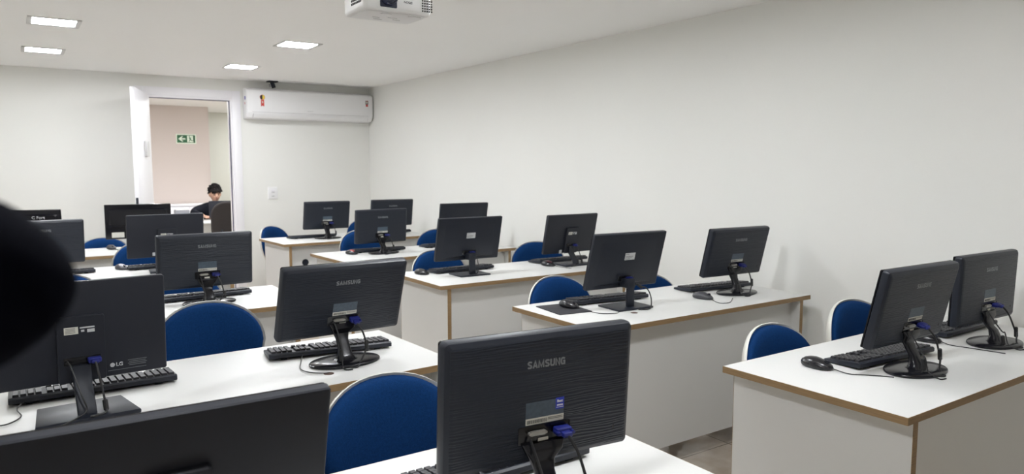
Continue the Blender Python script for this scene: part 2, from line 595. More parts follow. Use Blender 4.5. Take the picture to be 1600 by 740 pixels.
# ------------------------------------------------------------------ desks
def make_desk(label, x0, x1, y0, depth=0.72, rz=0.0, grommet=False, pivot='l', hole=None):
    """room units; y0 is the edge towards the camera"""
    w, d = (x1 - x0) * S, depth * S
    px = x0 if pivot == 'l' else x1
    t = thing('desk', label, 'desk', (px * S, y0 * S, 0), R(rz), 'white desks in two columns')
    ox = 0 if pivot == 'l' else -w
    th = 0.023
    top = MB().box((ox + w / 2, d / 2, DZ - th / 2), (w - 0.003, d - 0.003, th)).build('tabletop', M['laminate'], t)
    e = MB()
    def frame(k, z):
        return [(ox + k, k, z), (ox + w - k, k, z), (ox + w - k, d - k, z), (ox + k, d - k, z)]
    zt, zl = DZ - 0.0003, DZ - th + 0.0003
    e.loft([frame(0.0016, zl), frame(0, zl), frame(0, zt), frame(0.0016, zt), frame(0.0016, zl)], cap=False)
    e.build('edge_band', M['edge'], top)
    if hole:
        v = Matrix.Rotation(-R(rz), 3, 'Z') @ Vector(((hole[0] - px) * S, (hole[1] - y0) * S, DZ))
        MB().lathe([(0.0, -0.004), (0.017, -0.004), (0.017, 0.0006), (0.0, 0.0008)], 24, Matrix.Translation(v)).build('cable_hole', M['hole'], top)
    for sx in (ox + 0.050, ox + w - 0.075):
        pw, ph = 0.024, DZ - th
        sp = MB().box((sx + pw / 2, d / 2, ph / 2 + 0.004), (pw, d - 0.02, ph - 0.008)).build('side_panel', M['laminate'], t)
        for ye in (0.0095, d - 0.0095):
            MB().box((sx + pw / 2, ye, ph / 2 + 0.004), (pw + 0.0004, 0.0016, ph - 0.008)).build('edge_band', M['edge'], sp)
    mx0, mx1 = ox + 0.074, ox + w - 0.075
    mp = MB().box(((mx0 + mx1) / 2, 0.075, (DZ - th + 0.115) / 2), (mx1 - mx0, 0.018, DZ - th - 0.115)).build('modesty_panel', M['laminate'], t)
    if grommet:
        g = MB()
        gx = ox + 0.215
        g.lathe([(0.0, -0.004), (0.026, -0.004), (0.030, -0.002), (0.030, 0.004), (0.0, 0.004)], 24,
                Matrix.Translation((gx, 0.0645, DZ - 0.205 * S)) @ Matrix.Rotation(R(90), 4, 'X'))
        g.build('cable_grommet', M['black'], mp)
    return t


make_desk('white desk at the right edge of the picture, nearest of the right column', 2.258, 4.005, 1.124, 0.72)
make_desk('white desk of the right column with the black mouse pad on it', 2.262, 3.965, 2.592, 0.72, hole=(2.70, 2.80))
make_desk('white desk, third of the right column, under the square-footed white-labelled monitor', 2.262, 3.96, 4.14, 0.72)
make_desk('white desk, fourth of the right column, with the red mouse near its left corner', 2.193, 3.955, 5.645, 0.73, 2.5)
make_desk('white desk, farthest of the right column, with a black round cable hole in its front', 2.19, 3.94, 7.242, 0.76, 2.5, True)
make_desk('white desk at the lower edge of the picture, nearest of the left column', -0.32, 1.436, 1.02, 0.72, 0, pivot='r')
make_desk('white desk, second of the left column, under the monitor with the round-cornered LG sticker', -0.32, 1.436, 2.49, 0.70, 2.5, pivot='r', hole=(0.945, 2.612))
make_desk('white desk, third of the left column, right behind the big blue chair back', -0.38, 1.37, 4.065, 0.745, 0, pivot='r')
make_desk('white desk, fourth of the left column, with the silver mouse on it', -0.35, 1.40, 5.70, 0.72, 0, pivot='r')
make_desk('white desk, farthest of the left column, with a dark grey mouse on it', -0.35, 1.40, 7.22, 0.71, 0, pivot='r')


# ------------------------------------------------------------------ monitors
def cable_path(root, name, pts, r=0.0026, ferrite=None):
    b = MB().tube(pts, r, 8, 6)
    if ferrite:
        p, q = Vector(ferrite[0]), Vector(ferrite[1])
        d = (q - p)
        b.tube([p, p + d * 0.08, q - d * 0.08, q], 0.007, 10, 1, taper=lambda t: 0.6 if t in (0.0, 1.0) else 1.0)
    return b.build(name, M['cable'], root)


def shell_rings(w, h, r, steps):
    """rings of a rounded panel: steps = list of (inset, y)"""
    out = []
    for ins, y in steps:
        out.append([(p[0], y, p[1] + h / 2) for p in rrect(w - 2 * ins, h - 2 * ins, max(r - ins * 0.5, 0.002), 5)])
    return out


def make_monitor(kind, label, x, y, yaw, tilt, w, h, zb, group, text=None, opts=()):
    w, h, zb = w * S, h * S, zb * S
    off = 0.05 * S
    root = thing('monitor', label, 'monitor', P(x, y), R(yaw), group)
    tl = R(tilt)
    loc, rot = (0, off, zb), (tl, 0, 0)
    T = Matrix.Translation(loc) @ Matrix.Rotation(tl, 4, 'X')
    backmat = {'S': M['ripple'], 'L': M['black_matte'], 'P': M['black'], 'H': M['gloss']}[kind]
    th = 0.026 if kind == 'S' else 0.020
    # ---- back shell and screen
    b = MB()
    if kind == 'S':
        b.loft(shell_rings(w, h, 0.011, [(0.006, th - 0.002), (0.0, th - 0.006), (0.0, 0.006), (0.003, -0.001), (0.012, -0.007)]))
    elif kind == 'P':
        b.loft(shell_rings(w, h, 0.006, [(0.004, th - 0.001), (0.0, th - 0.004), (0.0, 0.002), (0.004, -0.001)]))
        # sloped facets rising to a flat centre
        o_ = [(-w * 0.42, 0.02), (w * 0.42, 0.02), (w * 0.40, h * 0.86), (-w * 0.40, h * 0.86)]
        i_ = [(-w * 0.12, 0.035), (w * 0.12, 0.035), (w * 0.12, h * 0.66), (-w * 0.12, h * 0.66)]
        b.loft([[(p[0], 0.0, p[1]) for p in o_], [(p[0], -0.016, p[1]) for p in i_]])
    elif kind == 'L':
        b.loft(shell_rings(w, h, 0.006, [(0.004, th - 0.001), (0.0, th - 0.004), (0.0, 0.003), (0.002, 0.0), (0.006, -0.001)]))
    else:
        b.loft(shell_rings(w, h, 0.006, [(0.004, th - 0.001), (0.0, th - 0.004), (0.0, 0.003), (0.002, 0.0), (0.006, -0.001)]))
        o_ = rrect(w * 0.9, h * 0.50, 0.02, 5, 0, h * 0.63)
        b.loft([[(p[0], 0.0, p[1]) for p in o_], [(p[0] * 0.93, -0.016, h * 0.63 + (p[1] - h * 0.63) * 0.9) for p in o_]])
    panel = b.build('back_shell', M['black'] if kind == 'S' else backmat, root, loc, rot, 30)
    if kind == 'S':
        MB().loft(shell_rings(w, h, 0.011, [(0.0125, -0.005), (0.0125, -0.0072), (0.019, -0.009)])).build('rear_cover', M['ripple'], panel)
    b = MB()
    o_ = rrect(w - 0.004, h - 0.004, 0.006, 4)
    i_ = rrect(w - 0.034, h - 0.040, 0.002, 4)
    b.loft([[(p[0], th - 0.0015, p[1] + h / 2) for p in o_], [(p[0], th + 0.003, p[1] + h / 2) for p in o_],
            [(p[0], th + 0.003, p[1] + h / 2 + 0.003) for p in i_], [(p[0], th + 0.001, p[1] + h / 2 + 0.003) for p in i_]])
    b.build('bezel', M['gloss'], root, loc, rot)
    MB().box((0, th + 0.0016, h / 2 + 0.003), (w - 0.036, 0.001, h - 0.042)).build('screen', M['screen'], root, loc, rot)

    k = h / 0.27     # small details follow the panel height
    if kind == 'S':
        yb = -0.009
        cx = 0.003
        if 'nologo' not in opts:
            lg = link('logo', stroke_text('SAMSUNG', 0.086 * k, 0.0148 * k, M['logo'], stroke=0.22), panel, (cx, yb, h - 0.062 * k))
        # type label: slate upper part, pale strip with barcode below
        lb = MB().box((cx, yb - 0.0003, h - 0.163 * k), (0.088 * k, 0.0006, 0.046 * k)).build('type_label', M['slate'], panel)
        MB().box((cx, yb - 0.0009, h - 0.1795 * k), (0.088 * k, 0.0006, 0.013 * k)).build('label_strip', M['paper'], panel)
        bc = MB()
        rr = random.Random(3)
        xx = cx - 0.041 * k
        while xx < cx + 0.004 * k:
            wd = rr.choice((0.0006, 0.001, 0.0016)) * k
            bc.box((xx, yb - 0.00135, h - 0.180 * k), (wd, 0.0003, 0.0075 * k))
            xx += wd + rr.choice((0.0008, 0.0012)) * k
        for q in range(2):
            bc.box((cx + 0.024 * k, yb - 0.00135, h - (0.1765 + 0.003 * q) * k), (0.034 * k, 0.0003, 0.0009 * k))
        bc.build('barcode', M['ink'], panel)
        if 'blue' in opts:
            st = MB().box((cx + 0.034 * k, yb - 0.0012, h - 0.150 * k), (0.0195 * k, 0.0006, 0.024 * k)).build('blue_sticker', M['blue_sticker'], panel)
            tx = MB()
            tx.box((cx + 0.034 * k, yb - 0.0017, h - 0.1535 * k), (0.014 * k, 0.0004, 0.003 * k))
            tx.box((cx + 0.034 * k, yb - 0.0017, h - 0.1580 * k), (0.017 * k, 0.0004, 0.001 * k))
            tx.build('sticker_print', M['white_ink'], panel)
            link('sticker_lettering', text_mesh('Best', 0.013 * k, M['white_ink'], bold=0.03), panel, (cx + 0.034 * k, yb - 0.0016, h - 0.145 * k))
        # connector recess
        rz_ = h - 0.207 * k
        fr = MB()
        o_ = rrect(0.120 * k, 0.036 * k, 0.003, 3, cx, rz_)
        i_ = rrect(0.114 * k, 0.030 * k, 0.002, 3, cx, rz_)
        fr.loft([[(p[0], yb + 0.002, p[1]) for p in o_], [(p[0], yb - 0.0012, p[1]) for p in o_],
                 [(p[0], yb - 0.0012, p[1]) for p in i_], [(p[0], yb - 0.0002, p[1]) for p in i_]])
        fr.build('connector_recess', M['screen'], panel)
        d = MB()
        d.box((cx - 0.018 * k, yb - 0.005, rz_ + 0.004 * k), (0.034 * k, 0.008, 0.010 * k), 0.002)
        d.cyl((cx - 0.036 * k, yb - 0.001, rz_ + 0.004 * k), (cx - 0.036 * k, yb - 0.009, rz_ + 0.004 * k), 0.0028 * k)
        d.cyl((cx, yb - 0.001, rz_ + 0.004 * k), (cx, yb - 0.009, rz_ + 0.004 * k), 0.0028 * k)
        d.build('video_socket', M['metal'], panel)
        MB().box((cx - 0.003 * k, yb - 0.0015, rz_ - 0.0125 * k), (0.024 * k, 0.001, 0.007 * k)).build('port_label', M['paper'], panel)
        v = MB()
        v.box((cx + 0.036 * k, yb - 0.012, rz_ + 0.003 * k), (0.036 * k, 0.022, 0.016 * k), 0.004)
        v.box((cx + 0.036 * k, yb - 0.028, rz_ + 0.001 * k), (0.022 * k, 0.018, 0.011 * k), 0.004)
        v.cyl((cx + 0.020 * k, yb - 0.012, rz_ + 0.003 * k), (cx + 0.020 * k, yb - 0.030, rz_ + 0.003 * k), 0.0035)
        v.cyl((cx + 0.052 * k, yb - 0.012, rz_ + 0.003 * k), (cx + 0.052 * k, yb - 0.030, rz_ + 0.003 * k), 0.0035)
        v.build('video_plug', M['vga'], panel)
        # lock slot on the lower right
        MB().box((w * 0.40, yb - 0.0003, h * 0.17), (0.0035, 0.0008, 0.009), 0.0003).build('lock_slot', M['slot'], panel)
        # ---- stand: flared neck on an oval foot
        ft = MB()
        n = 40
        bw, bd = 0.128, 0.086
        def oval(s, z):
            return [(s * bw * math.cos(2 * PI * i / n), s * bd * math.sin(2 * PI * i / n) + 0.004, z) for i in range(n)]
        ft.loft([oval(0.97, 0.0), oval(1.0, 0.003), oval(1.0, 0.007), oval(0.97, 0.010), oval(0.6, 0.0125), oval(0.2, 0.0135)])
        ft.build('stand_foot', M['gloss'], root, angle=50)
        nk = MB()
        zt = zb + 0.045
        top_y = off + math.sin(-tl) * 0.045 - 0.010
        lv = [(0.010, 0.050, 0.030, 0.000), (0.016, 0.036, 0.020, 0.001), (0.030, 0.026, 0.014, 0.004), (0.055, 0.0215, 0.011, 0.012),
              (zb - 0.012, 0.022, 0.010, 0.026), (zb + 0.008, 0.028, 0.009, 0.034), (zb + 0.028, 0.042, 0.009, top_y - 0.004), (zt, 0.050, 0.008, top_y + 0.002)]
        rings = []
        for z, hw, hd, yy in lv:
            rings.append([(p[0], yy + p[1], z) for p in rrect(2 * hw, 2 * hd, hd * 0.7, 4)])
        nk.loft(rings)
        nk.build('stand_neck', M['gloss'], root, angle=60)
        if 'cables' in opts or True:
            vp = T @ Vector((cx + 0.036 * k, yb - 0.034, rz_))
            pw = T @ Vector((cx - 0.036 * k, yb - 0.008, rz_ - 0.006))
            side = 1 if 'left' not in opts else -1
            cable_path(root, 'video_cable', [vp, vp + Vector((0.012, -0.018, -0.030)), (0.062, -0.040, zb - 0.03), (0.055, -0.048, 0.045), (0.030, -0.060, 0.012), (0.004, -0.090, 0.004), (-0.02, -0.075, 0.003)], 0.0032,
                       ((0.0615, -0.041, zb - 0.012), (0.062, -0.0435, zb - 0.052)))
            cable_path(root, 'power_cable', [pw, pw + Vector((0.004, -0.018, -0.03)), (-0.028, -0.030, zb - 0.02), (-0.030, -0.042, 0.055), (-0.036, -0.058, 0.014), (-0.045, -0.095, 0.004), (-0.02, -0.105, 0.003)], 0.0024,
                       ((-0.030, -0.034, zb - 0.035), (-0.031, -0.041, zb - 0.075)))
    elif kind == 'L':
        bwid, bh = 0.112 * k * (0.76 if 'narrow' in opts else 1), 0.66 * h
        b = MB()
        o_ = rrect(bwid, bh, 0.006, 4, 0.004, bh / 2 + 0.002)
        b.loft([[(p[0], 0.0, p[1]) for p in o_], [(p[0], -0.014, p[1]) for p in o_],
                [(0.004 + (p[0] - 0.004) * 0.975, -0.016, bh / 2 + (p[1] - bh / 2) * 0.985) for p in o_]])
        b.build('electronics_housing', M['black_matte'], panel)
        yb = -0.016
        zl = h * 0.53
        lb = MB().box((-0.020, yb - 0.0003, zl), (0.034, 0.0006, 0.020)).build('type_label', M['paper'], panel)
        tx = MB()
        for q in range(4):
            tx.box((-0.022, yb - 0.0008, zl + 0.006 - 0.004 * q), (0.024, 0.0004, 0.0012))
        tx.build('label_print', M['ink'], panel)
        gp = MB()
        gp.box((0.019, yb - 0.0003, zl + 0.006), (0.036, 0.0006, 0.004))
        gp.box((0.008, yb - 0.0003, zl - 0.003), (0.008, 0.0006, 0.006))
        gp.box((0.028, yb - 0.0003, zl - 0.004), (0.018, 0.0006, 0.009))
        gp.build('type_print', M['paper_grey'], panel)
        rz_ = h * 0.225
        MB().box((0.004, yb - 0.0003, rz_), (0.09, 0.0008, 0.022), 0.0003).build('connector_recess', M['screen'], panel)
        v = MB()
        v.box((0.032, yb - 0.010, rz_), (0.034, 0.020, 0.015), 0.004)
        v.box((0.032, yb - 0.024, rz_ - 0.001), (0.02, 0.016, 0.011), 0.004)
        v.build('video_plug', M['vga'], panel)
        MB().cyl((-0.034, yb, rz_), (-0.034, yb - 0.016, rz_), 0.005, 0.004).build('power_plug', M['cable'], panel)
        if 'LG' in opts:
            link('logo', text_mesh('LG', 0.017, M['logo_bright'], bold=0.03), panel, (0.098, -0.001, h * 0.115))
            MB().lathe([(0, 0), (0.0062, 0), (0.0062, 0.0006), (0, 0.0006)], 24, Matrix.Translation((0.080, -0.0008, h * 0.115)) @ Matrix.Rotation(R(90), 4, 'X')).build('logo_disc', M['logo_bright'], panel)
            tx = MB()
            for q in range(4):
                tx.box((0.145, -0.0012, h * 0.115 + 0.008 - 0.005 * q), (0.05 - 0.006 * (q % 2), 0.0006, 0.0012))
            tx.box((0.118, -0.0012, h * 0.115 - 0.016), (0.10, 0.0006, 0.001))
            tx.build('fine_print', M['logo'], panel)
        if 'asset' in opts:
            MB().box((-0.075, -0.0015, 0.012), (0.022, 0.0008, 0.026)).build('asset_sticker', M['paper_grey'], panel)
        if 'asset_r' in opts:
            MB().box((-0.075, -0.0015, 0.022), (0.020, 0.0008, 0.022)).build('asset_sticker', M['paper_grey'], panel)
        # stand: rectangular bevelled foot with flat leaning arm
        ft = MB()
        fo = [(-0.125, -0.085), (0.125, -0.085), (0.105, 0.085), (-0.105, 0.085)]
        ft.prism(fo, 0.0, 0.014, 'z', 0.004)
        ft.build('stand_foot', M['black'], root)
        nk = MB()
        hw = 0.023
        pts = [(0.010, -0.040), (0.03, -0.034), (zb, 0.012), (zb + h * 0.18, off - 0.020 - math.sin(tl) * h * 0.18)]
        rings = []
        for z, yy in pts:
            rings.append([(p[0], yy + p[1], z) for p in rrect(2 * hw, 0.018, 0.004, 3)])
        nk.loft(rings)
        nk.build('stand_arm', M['black'], root)
        vp = T @ Vector((0.032, yb - 0.030, rz_ - 0.002))
        pw = T @ Vector((-0.034, yb - 0.014, rz_))
        cable_path(root, 'video_cable', [vp, vp + Vector((0.002, -0.012, -0.02)), (0.042, -0.045, zb * 0.6), (0.044, -0.06, 0.02), (0.030, -0.080, 0.017), (0.0, -0.086, 0.017)], 0.003,
                   ((0.0425, -0.047, zb * 0.55), (0.044, -0.055, zb * 0.55 - 0.03)))
        cable_path(root, 'power_cable', [pw, pw + Vector((0.006, -0.012, -0.008)), (-0.012, -0.050, zb * 0.8), (-0.004, -0.062, 0.03), (-0.03, -0.080, 0.017), (-0.09, -0.10, 0.003)], 0.0022)
    elif kind == 'P':
        yb = -0.016
        if 'label' in opts:
            zl = h * 0.60
            MB().box((0.0, yb - 0.0003, zl), (0.062, 0.0006, 0.036), 0.0002).build('type_label', M['paper_grey'], panel)
            tx = MB()
            for q, wd in enumerate((0.02, 0.0, 0.045, 0.04, 0.03)):
                if wd:
                    tx.box((-0.027 + wd / 2, yb - 0.0008, zl + 0.012 - 0.006 * q), (wd, 0.0004, 0.0016))
            tx.build('label_print', M['ink'], panel)
        rz_ = h * 0.20
        v = MB()
        v.box((0.016, yb - 0.010, rz_), (0.036, 0.020, 0.016), 0.004)
        v.box((0.022, yb - 0.024, rz_ - 0.002), (0.022, 0.018, 0.012), 0.004)
        v.build('video_plug', M['vga'], panel)
        MB().box((0, yb - 0.0004, rz_), (0.10, 0.001, 0.026), 0.0004).build('connector_recess', M['screen'], panel)
        ft = MB().prism(rrect(0.215, 0.165, 0.006, 3), 0.0, 0.009, 'z', 0.002, Matrix.Translation((0, 0.01, 0)))
        ft.build('stand_foot', M['black'], root)
        nk = MB()
        yt = off - 0.020 - math.sin(tl) * h * 0.16
        nk.box((0, -0.022, (zb + h * 0.16) / 2), (0.040, 0.018, zb + h * 0.16 - 0.008), 0.003)
        nk.box((0, (yt - 0.022) / 2 + 0.006, zb + h * 0.10), (0.052, abs(yt + 0.022) + 0.03, 0.045), 0.005)
        nk.build('stand_column', M['black'], root)
        vp = T @ Vector((0.022, yb - 0.030, rz_ - 0.004))
        if 'loop' in opts:
            cable_path(root, 'video_cable', [vp, vp + Vector((0.028, -0.012, -0.022)), (0.100, -0.03, zb - 0.005), (0.118, -0.038, 0.05), (0.098, -0.066, 0.012), (0.055, -0.098, 0.004), (0.0, -0.085, 0.004)], 0.003,
                       (vp + Vector((0.020, -0.010, -0.016)), vp + Vector((0.046, -0.016, -0.036))))
        else:
            cable_path(root, 'video_cable', [vp, vp + Vector((0.010, -0.012, -0.022)), (0.036, -0.038, zb * 0.7), (0.030, -0.042, 0.02), (0.01, -0.05, 0.012)], 0.0026)
    else:   # H
        if 'sticker' in opts:
            MB().box((-w * 0.315, -0.0016, h * 0.125), (w * 0.185, 0.0008, h * 0.15), 0.0002).build('white_sticker', M['paper'], panel)
            tx = MB()
            for q in range(3):
                tx.box((-w * 0.36, -0.0023, h * 0.16 - q * 0.010), (w * 0.07, 0.0004, 0.002))
                tx.box((-w * 0.27, -0.0023, h * 0.16 - q * 0.010), (w * 0.06, 0.0004, 0.002))
            tx.build('sticker_print', M['paper_grey'], panel)
        MB().box((0, -0.002, h * 0.375), (w * 0.90, 0.003, 0.004), 0.001).build('shell_seam', M['black'], panel)
        if text:
            link('logo', text_mesh(text, 0.085, M['logo_bright'], bold=0.01), panel, (w * 0.17, -0.0165, h * 0.80))
        ft = MB().prism(rrect(0.22, 0.16, 0.03, 6), 0.0, 0.010, 'z', 0.003)
        ft.build('stand_foot', M['gloss'], root)
        nk = MB().box((0, 0.0, (zb + h * 0.3) / 2), (0.05, 0.016, zb + h * 0.3 - 0.01), 0.004,
                      T=Matrix.Translation((0, -0.012, 0)))
        nk.build('stand_neck', M['black'], root)
    return root


GM = 'black desktop monitors seen from behind'
make_monitor('S', 'black rippled monitor on the nearest right desk, the left one of its pair', 2.814, 1.380, -0.8, 12.2, 0.511, 0.308, 0.102, GM)
make_monitor('S', 'black rippled monitor at the right edge of the picture, beside the wall', 3.537, 1.403, -1.0, 1.5, 0.525, 0.309, 0.090, GM)
make_monitor('P', 'black flat-backed monitor with white label, behind the mouse pad on a square stand', 2.771, 2.932, -2.9, 15.6, 0.508, 0.321, 0.106, GM, opts=('label', 'loop'))
make_monitor('S', 'tilted black monitor on an oval foot near the right end of the second right desk', 3.643, 2.880, -3.5, 14.2, 0.499, 0.307, 0.105, GM)
make_monitor('P', 'black flat-backed monitor with white label on the third right desk, square stand', 2.684, 4.465, -1.5, 13.6, 0.519, 0.318, 0.104, GM, opts=('label',))
make_monitor('L', 'black monitor with raised centre box and leaning arm, beside the maroon mouse', 3.633, 4.477, 2.0, 12.6, 0.514, 0.315, 0.091, GM, opts=('asset',))
make_monitor('S', 'black monitor behind the red mouse on the fourth right desk', 2.714, 6.014, 3.0, 5.4, 0.505, 0.304, 0.091, GM)
make_monitor('P', 'plain black monitor half hidden behind the flat-backed one on the third right desk', 3.552, 6.013, -3.3, 11.4, 0.509, 0.313, 0.118, GM)
make_monitor('S', 'black monitor on the farthest right desk, nearest the light switch', 2.786, 7.616, -1.2, 11.8, 0.506, 0.306, 0.096, GM)
make_monitor('S', 'black monitor on the farthest right desk, in front of the room corner', 3.534, 7.568, -1.7, 9.5, 0.506, 0.304, 0.100, GM)
make_monitor('S', 'big black rippled monitor with a blue sticker on its label, nearest the camera', 0.971, 1.268, -6.5, 3.4, 0.494, 0.308, 0.099, GM, opts=('blue',))
make_monitor('L', 'big matte black monitor cut off by the bottom left of the picture', 0.195, 1.264, -1.1, 15.0, 0.510, 0.307, 0.090, GM, opts=('narrow',))
make_monitor('S', 'black rippled monitor on the second left desk, right of the big blue chair', 1.056, 2.727, 2.5, 19.2, 0.519, 0.310, 0.105, GM)
make_monitor('L', 'matte black monitor with LG logo behind the blurred black ball', 0.148, 2.609, 4.0, 2.8, 0.511, 0.322, 0.096, GM, opts=('LG',))
make_monitor('S', 'black rippled monitor on the third left desk, above the big blue chair back', 0.890, 4.369, 2.8, 4.3, 0.523, 0.311, 0.087, GM)
make_monitor('L', 'plain matte black monitor beside the silver mouse on the fourth left desk', 0.922, 5.892, 2.0, 6.8, 0.529, 0.320, 0.104, GM, opts=('asset_r',))
make_monitor('H', 'glossy black monitor with a white sticker at its lower left, on the farthest left desk', 0.930, 7.429, -4.8, 7.1, 0.544, 0.318, 0.114, GM, opts=('sticker',))
make_monitor('S', 'black rippled monitor at the left edge, partly behind the blurred black ball', 0.145, 5.922, 3.5, 5.5, 0.508, 0.308, 0.099, GM)
make_monitor('H', 'black monitor with light lettering at the left edge, farthest back', 0.079, 7.495, -9.8, 12.5, 0.508, 0.309, 0.099, GM, text='C Fort')


# ------------------------------------------------------------------ keyboards
def keyboard_meshes():
    L, Dp = 0.445, 0.140
    def top(y):           # deck height: high at the rear (towards the camera), low at the user's side
        t = (y + Dp / 2) / Dp
        return 0.026 - 0.013 * t
    case = MB()
    prof = [(-Dp / 2, 0.010), (-Dp / 2 + 0.004, 0.007), (Dp / 2 - 0.004, 0.0015), (Dp / 2, 0.003), (Dp / 2, 0.010),
            (Dp / 2 - 0.004, top(Dp / 2)), (-Dp / 2 + 0.006, top(-Dp / 2)), (-Dp / 2, 0.022)]
    case.prism(prof, -L / 2, L / 2, 'x', 0.002)
    case = case.mesh('case', M['black'])
    keys = MB()
    rows = [-0.050, -0.030, -0.012, 0.006, 0.024, 0.043]
    p = 0.0187
    def key(x, y, w, d=0.0155):
        z = top(y)
        keys.box((x, y, z + 0.0035), (w, d, 0.009), taper=0.86)
    x0 = -L / 2 + 0.018
    # the user sits on the +y side, so the number pad is on the -x side
    for r, y in enumerate(rows):
        # number pad
        for c in range(4):
            if r == 0 and c > 3:
                continue
            key(x0 + c * p, y, 0.0155)
        # navigation keys
        for c in range(3):
            if r == 3 or (r == 4 and c != 1):
                continue
            key(x0 + 0.084 + c * p, y, 0.0155)
        # main block
        xm = x0 + 0.084 + 0.066
        if r == 5:
            for dx_, wd in ((0.0, 0.022), (0.026, 0.022), (0.052, 0.022), (0.132, 0.11), (0.212, 0.022), (0.238, 0.022), (0.262, 0.020)):
                key(xm + dx_, y, wd)
        else:
            n = 14
            for c in range(n):
                key(xm + c * (0.2625 / (n - 1)), y, 0.0165)
    keys = keys.mesh('keys', M['key'])
    foot = MB().box((0, 0, 0.005), (0.022, 0.006, 0.010), 0.001).mesh('foot', M['black'])
    return case, keys, foot


KB = keyboard_meshes()
GK = 'black keyboards on the desks'


def make_keyboard(label, xc, yr, rz, cord=None):
    """xc, yr: middle of the edge towards the camera, room units"""
    a = R(rz)
    loc = P(xc, yr) + Vector((-math.sin(a) * 0.070, math.cos(a) * 0.070, 0))
    t = thing('keyboard', label, 'keyboard', loc, a, GK)
    link('case', KB[0], t)
    link('keys', KB[1], t)
    for sx in (-0.17, 0.17):
        link('foot', KB[2], t, (sx, -0.055, 0))
    if cord:
        inv = Matrix.Rotation(-a, 3, 'Z')
        pts = [inv @ (P(q[0], q[1]) + Vector((0, 0, (0.012, 0.007, 0.004)[min(i, 2)])) - loc) for i, q in enumerate(cord)]
        MB().tube(pts, 0.0019, 6, 6).build('cord', M['cable'], t)
    return t


make_keyboard('black keyboard under the nearest right monitor, beside a black mouse', 2.885, 1.485, -3.5)
make_keyboard('black keyboard at the right edge, under the monitor beside the wall', 3.70, 1.565, 0)
make_keyboard('black keyboard beside the black mouse pad', 2.81, 3.082, -6)
make_keyboard('black keyboard at the right end of the second right desk', 3.66, 3.015, -7)
make_keyboard('black keyboard on the third right desk under the white-labelled monitor', 2.74, 4.62, 2)
make_keyboard('black keyboard on the third right desk near the wall, behind the maroon mouse', 3.68, 4.635, 1.5)
make_keyboard('black keyboard beside the red mouse on the fourth right desk', 2.735, 6.135, 1)
make_keyboard('black keyboard at the right end of the fourth right desk, mostly hidden', 3.47, 6.16, 2)
make_keyboard('black keyboard on the farthest right desk, nearest the light switch', 2.67, 7.725, 2)
make_keyboard('black keyboard on the farthest right desk near the room corner', 3.60, 7.78, -5)
make_keyboard('black keyboard cut off by the bottom edge under the blue-stickered monitor', 0.99, 1.45, 0)
make_keyboard('black keyboard on the second left desk under the tilted rippled monitor', 1.055, 2.866, -8, [(0.935, 2.885), (0.90, 2.80), (0.872, 2.72), (0.885, 2.655), (0.925, 2.615), (0.945, 2.61)])
make_keyboard('black keyboard under the LG monitor at the left edge', 0.20, 2.813, 0.3, [(-0.005, 2.83), (-0.03, 2.76), (-0.02, 2.68), (-0.06, 2.62), (-0.12, 2.64)])
make_keyboard('black keyboard on the third left desk above the big blue chair back', 0.92, 4.515, 6)
make_keyboard('black keyboard beside the silver mouse on the fourth left desk', 0.93, 6.07, 2)
make_keyboard('black keyboard right of the blurred black ball, on the fourth left desk', 0.21, 6.087, 0.3)


# ------------------------------------------------------------------ mice
def mouse_mesh(material, name='body'):
    b = MB()
    n, rings = 24, []
    Lh, Wh, Hh = 0.056, 0.031, 0.036
    prof = [(0.80, 0.0), (0.96, 0.004), (1.0, 0.010), (0.97, 0.017), (0.86, 0.024), (0.68, 0.030), (0.42, 0.0345), (0.15, 0.036)]
    for s, z in prof:
        ring = []
        for i in range(n):
            a = 2 * PI * i / n
            ca, sa = math.cos(a), math.sin(a)
            x = Wh * s * math.copysign(abs(ca) ** 0.8, ca) * (1 - 0.10 * math.cos(2 * a + PI) * 0.6)
            y = Lh * s * math.copysign(abs(sa) ** 0.85, sa)
            # the hump sits towards the palm (+y), nose slopes down
            zz = z * (1.0 - 0.22 * max(0, -y / Lh))
            ring.append((x, y + 0.008 * (z / Hh), zz))
        rings.append(ring)
    b.loft(rings)
    return b.mesh(name, material, 60)


WHEEL = MB().cyl((-0.003, 0, 0), (0.003, 0, 0), 0.009, n=16).mesh('scroll_wheel', M['black_matte'])
SPLIT = MB().box((0, 0, 0), (0.0012, 0.040, 0.001)).mesh('button_gap', M['slot'])
GMOUSE = 'computer mice on the desks'


def make_mouse(label, x, y, rz, material, cord=None, z=0.0, accent=None):
    loc = P(x, y) + Vector((0, 0, z))
    t = thing('mouse', label, 'mouse', loc, R(rz), GMOUSE)
    link('body', mouse_mesh(material), t)
    link('scroll_wheel', WHEEL, t, (0, -0.032, 0.0235))
    if accent is not None:
        a = MB()
        a.ellipsoid((0, 0.006, 0.020), (0.024, 0.042, 0.0175), 16, 10)
        a.build('top_cover', accent, t)
    if cord:
        inv = Matrix.Rotation(-R(rz), 3, 'Z')
        pts = [(0, -0.052, 0.008)]
        for q in cord:
            w = P(q[0], q[1]) + Vector((0, 0, 0.0022))
            pts.append(inv @ (w - loc))
        MB().tube(pts, 0.0018, 6, 6).build('cord', M['cable'], t)
    return t


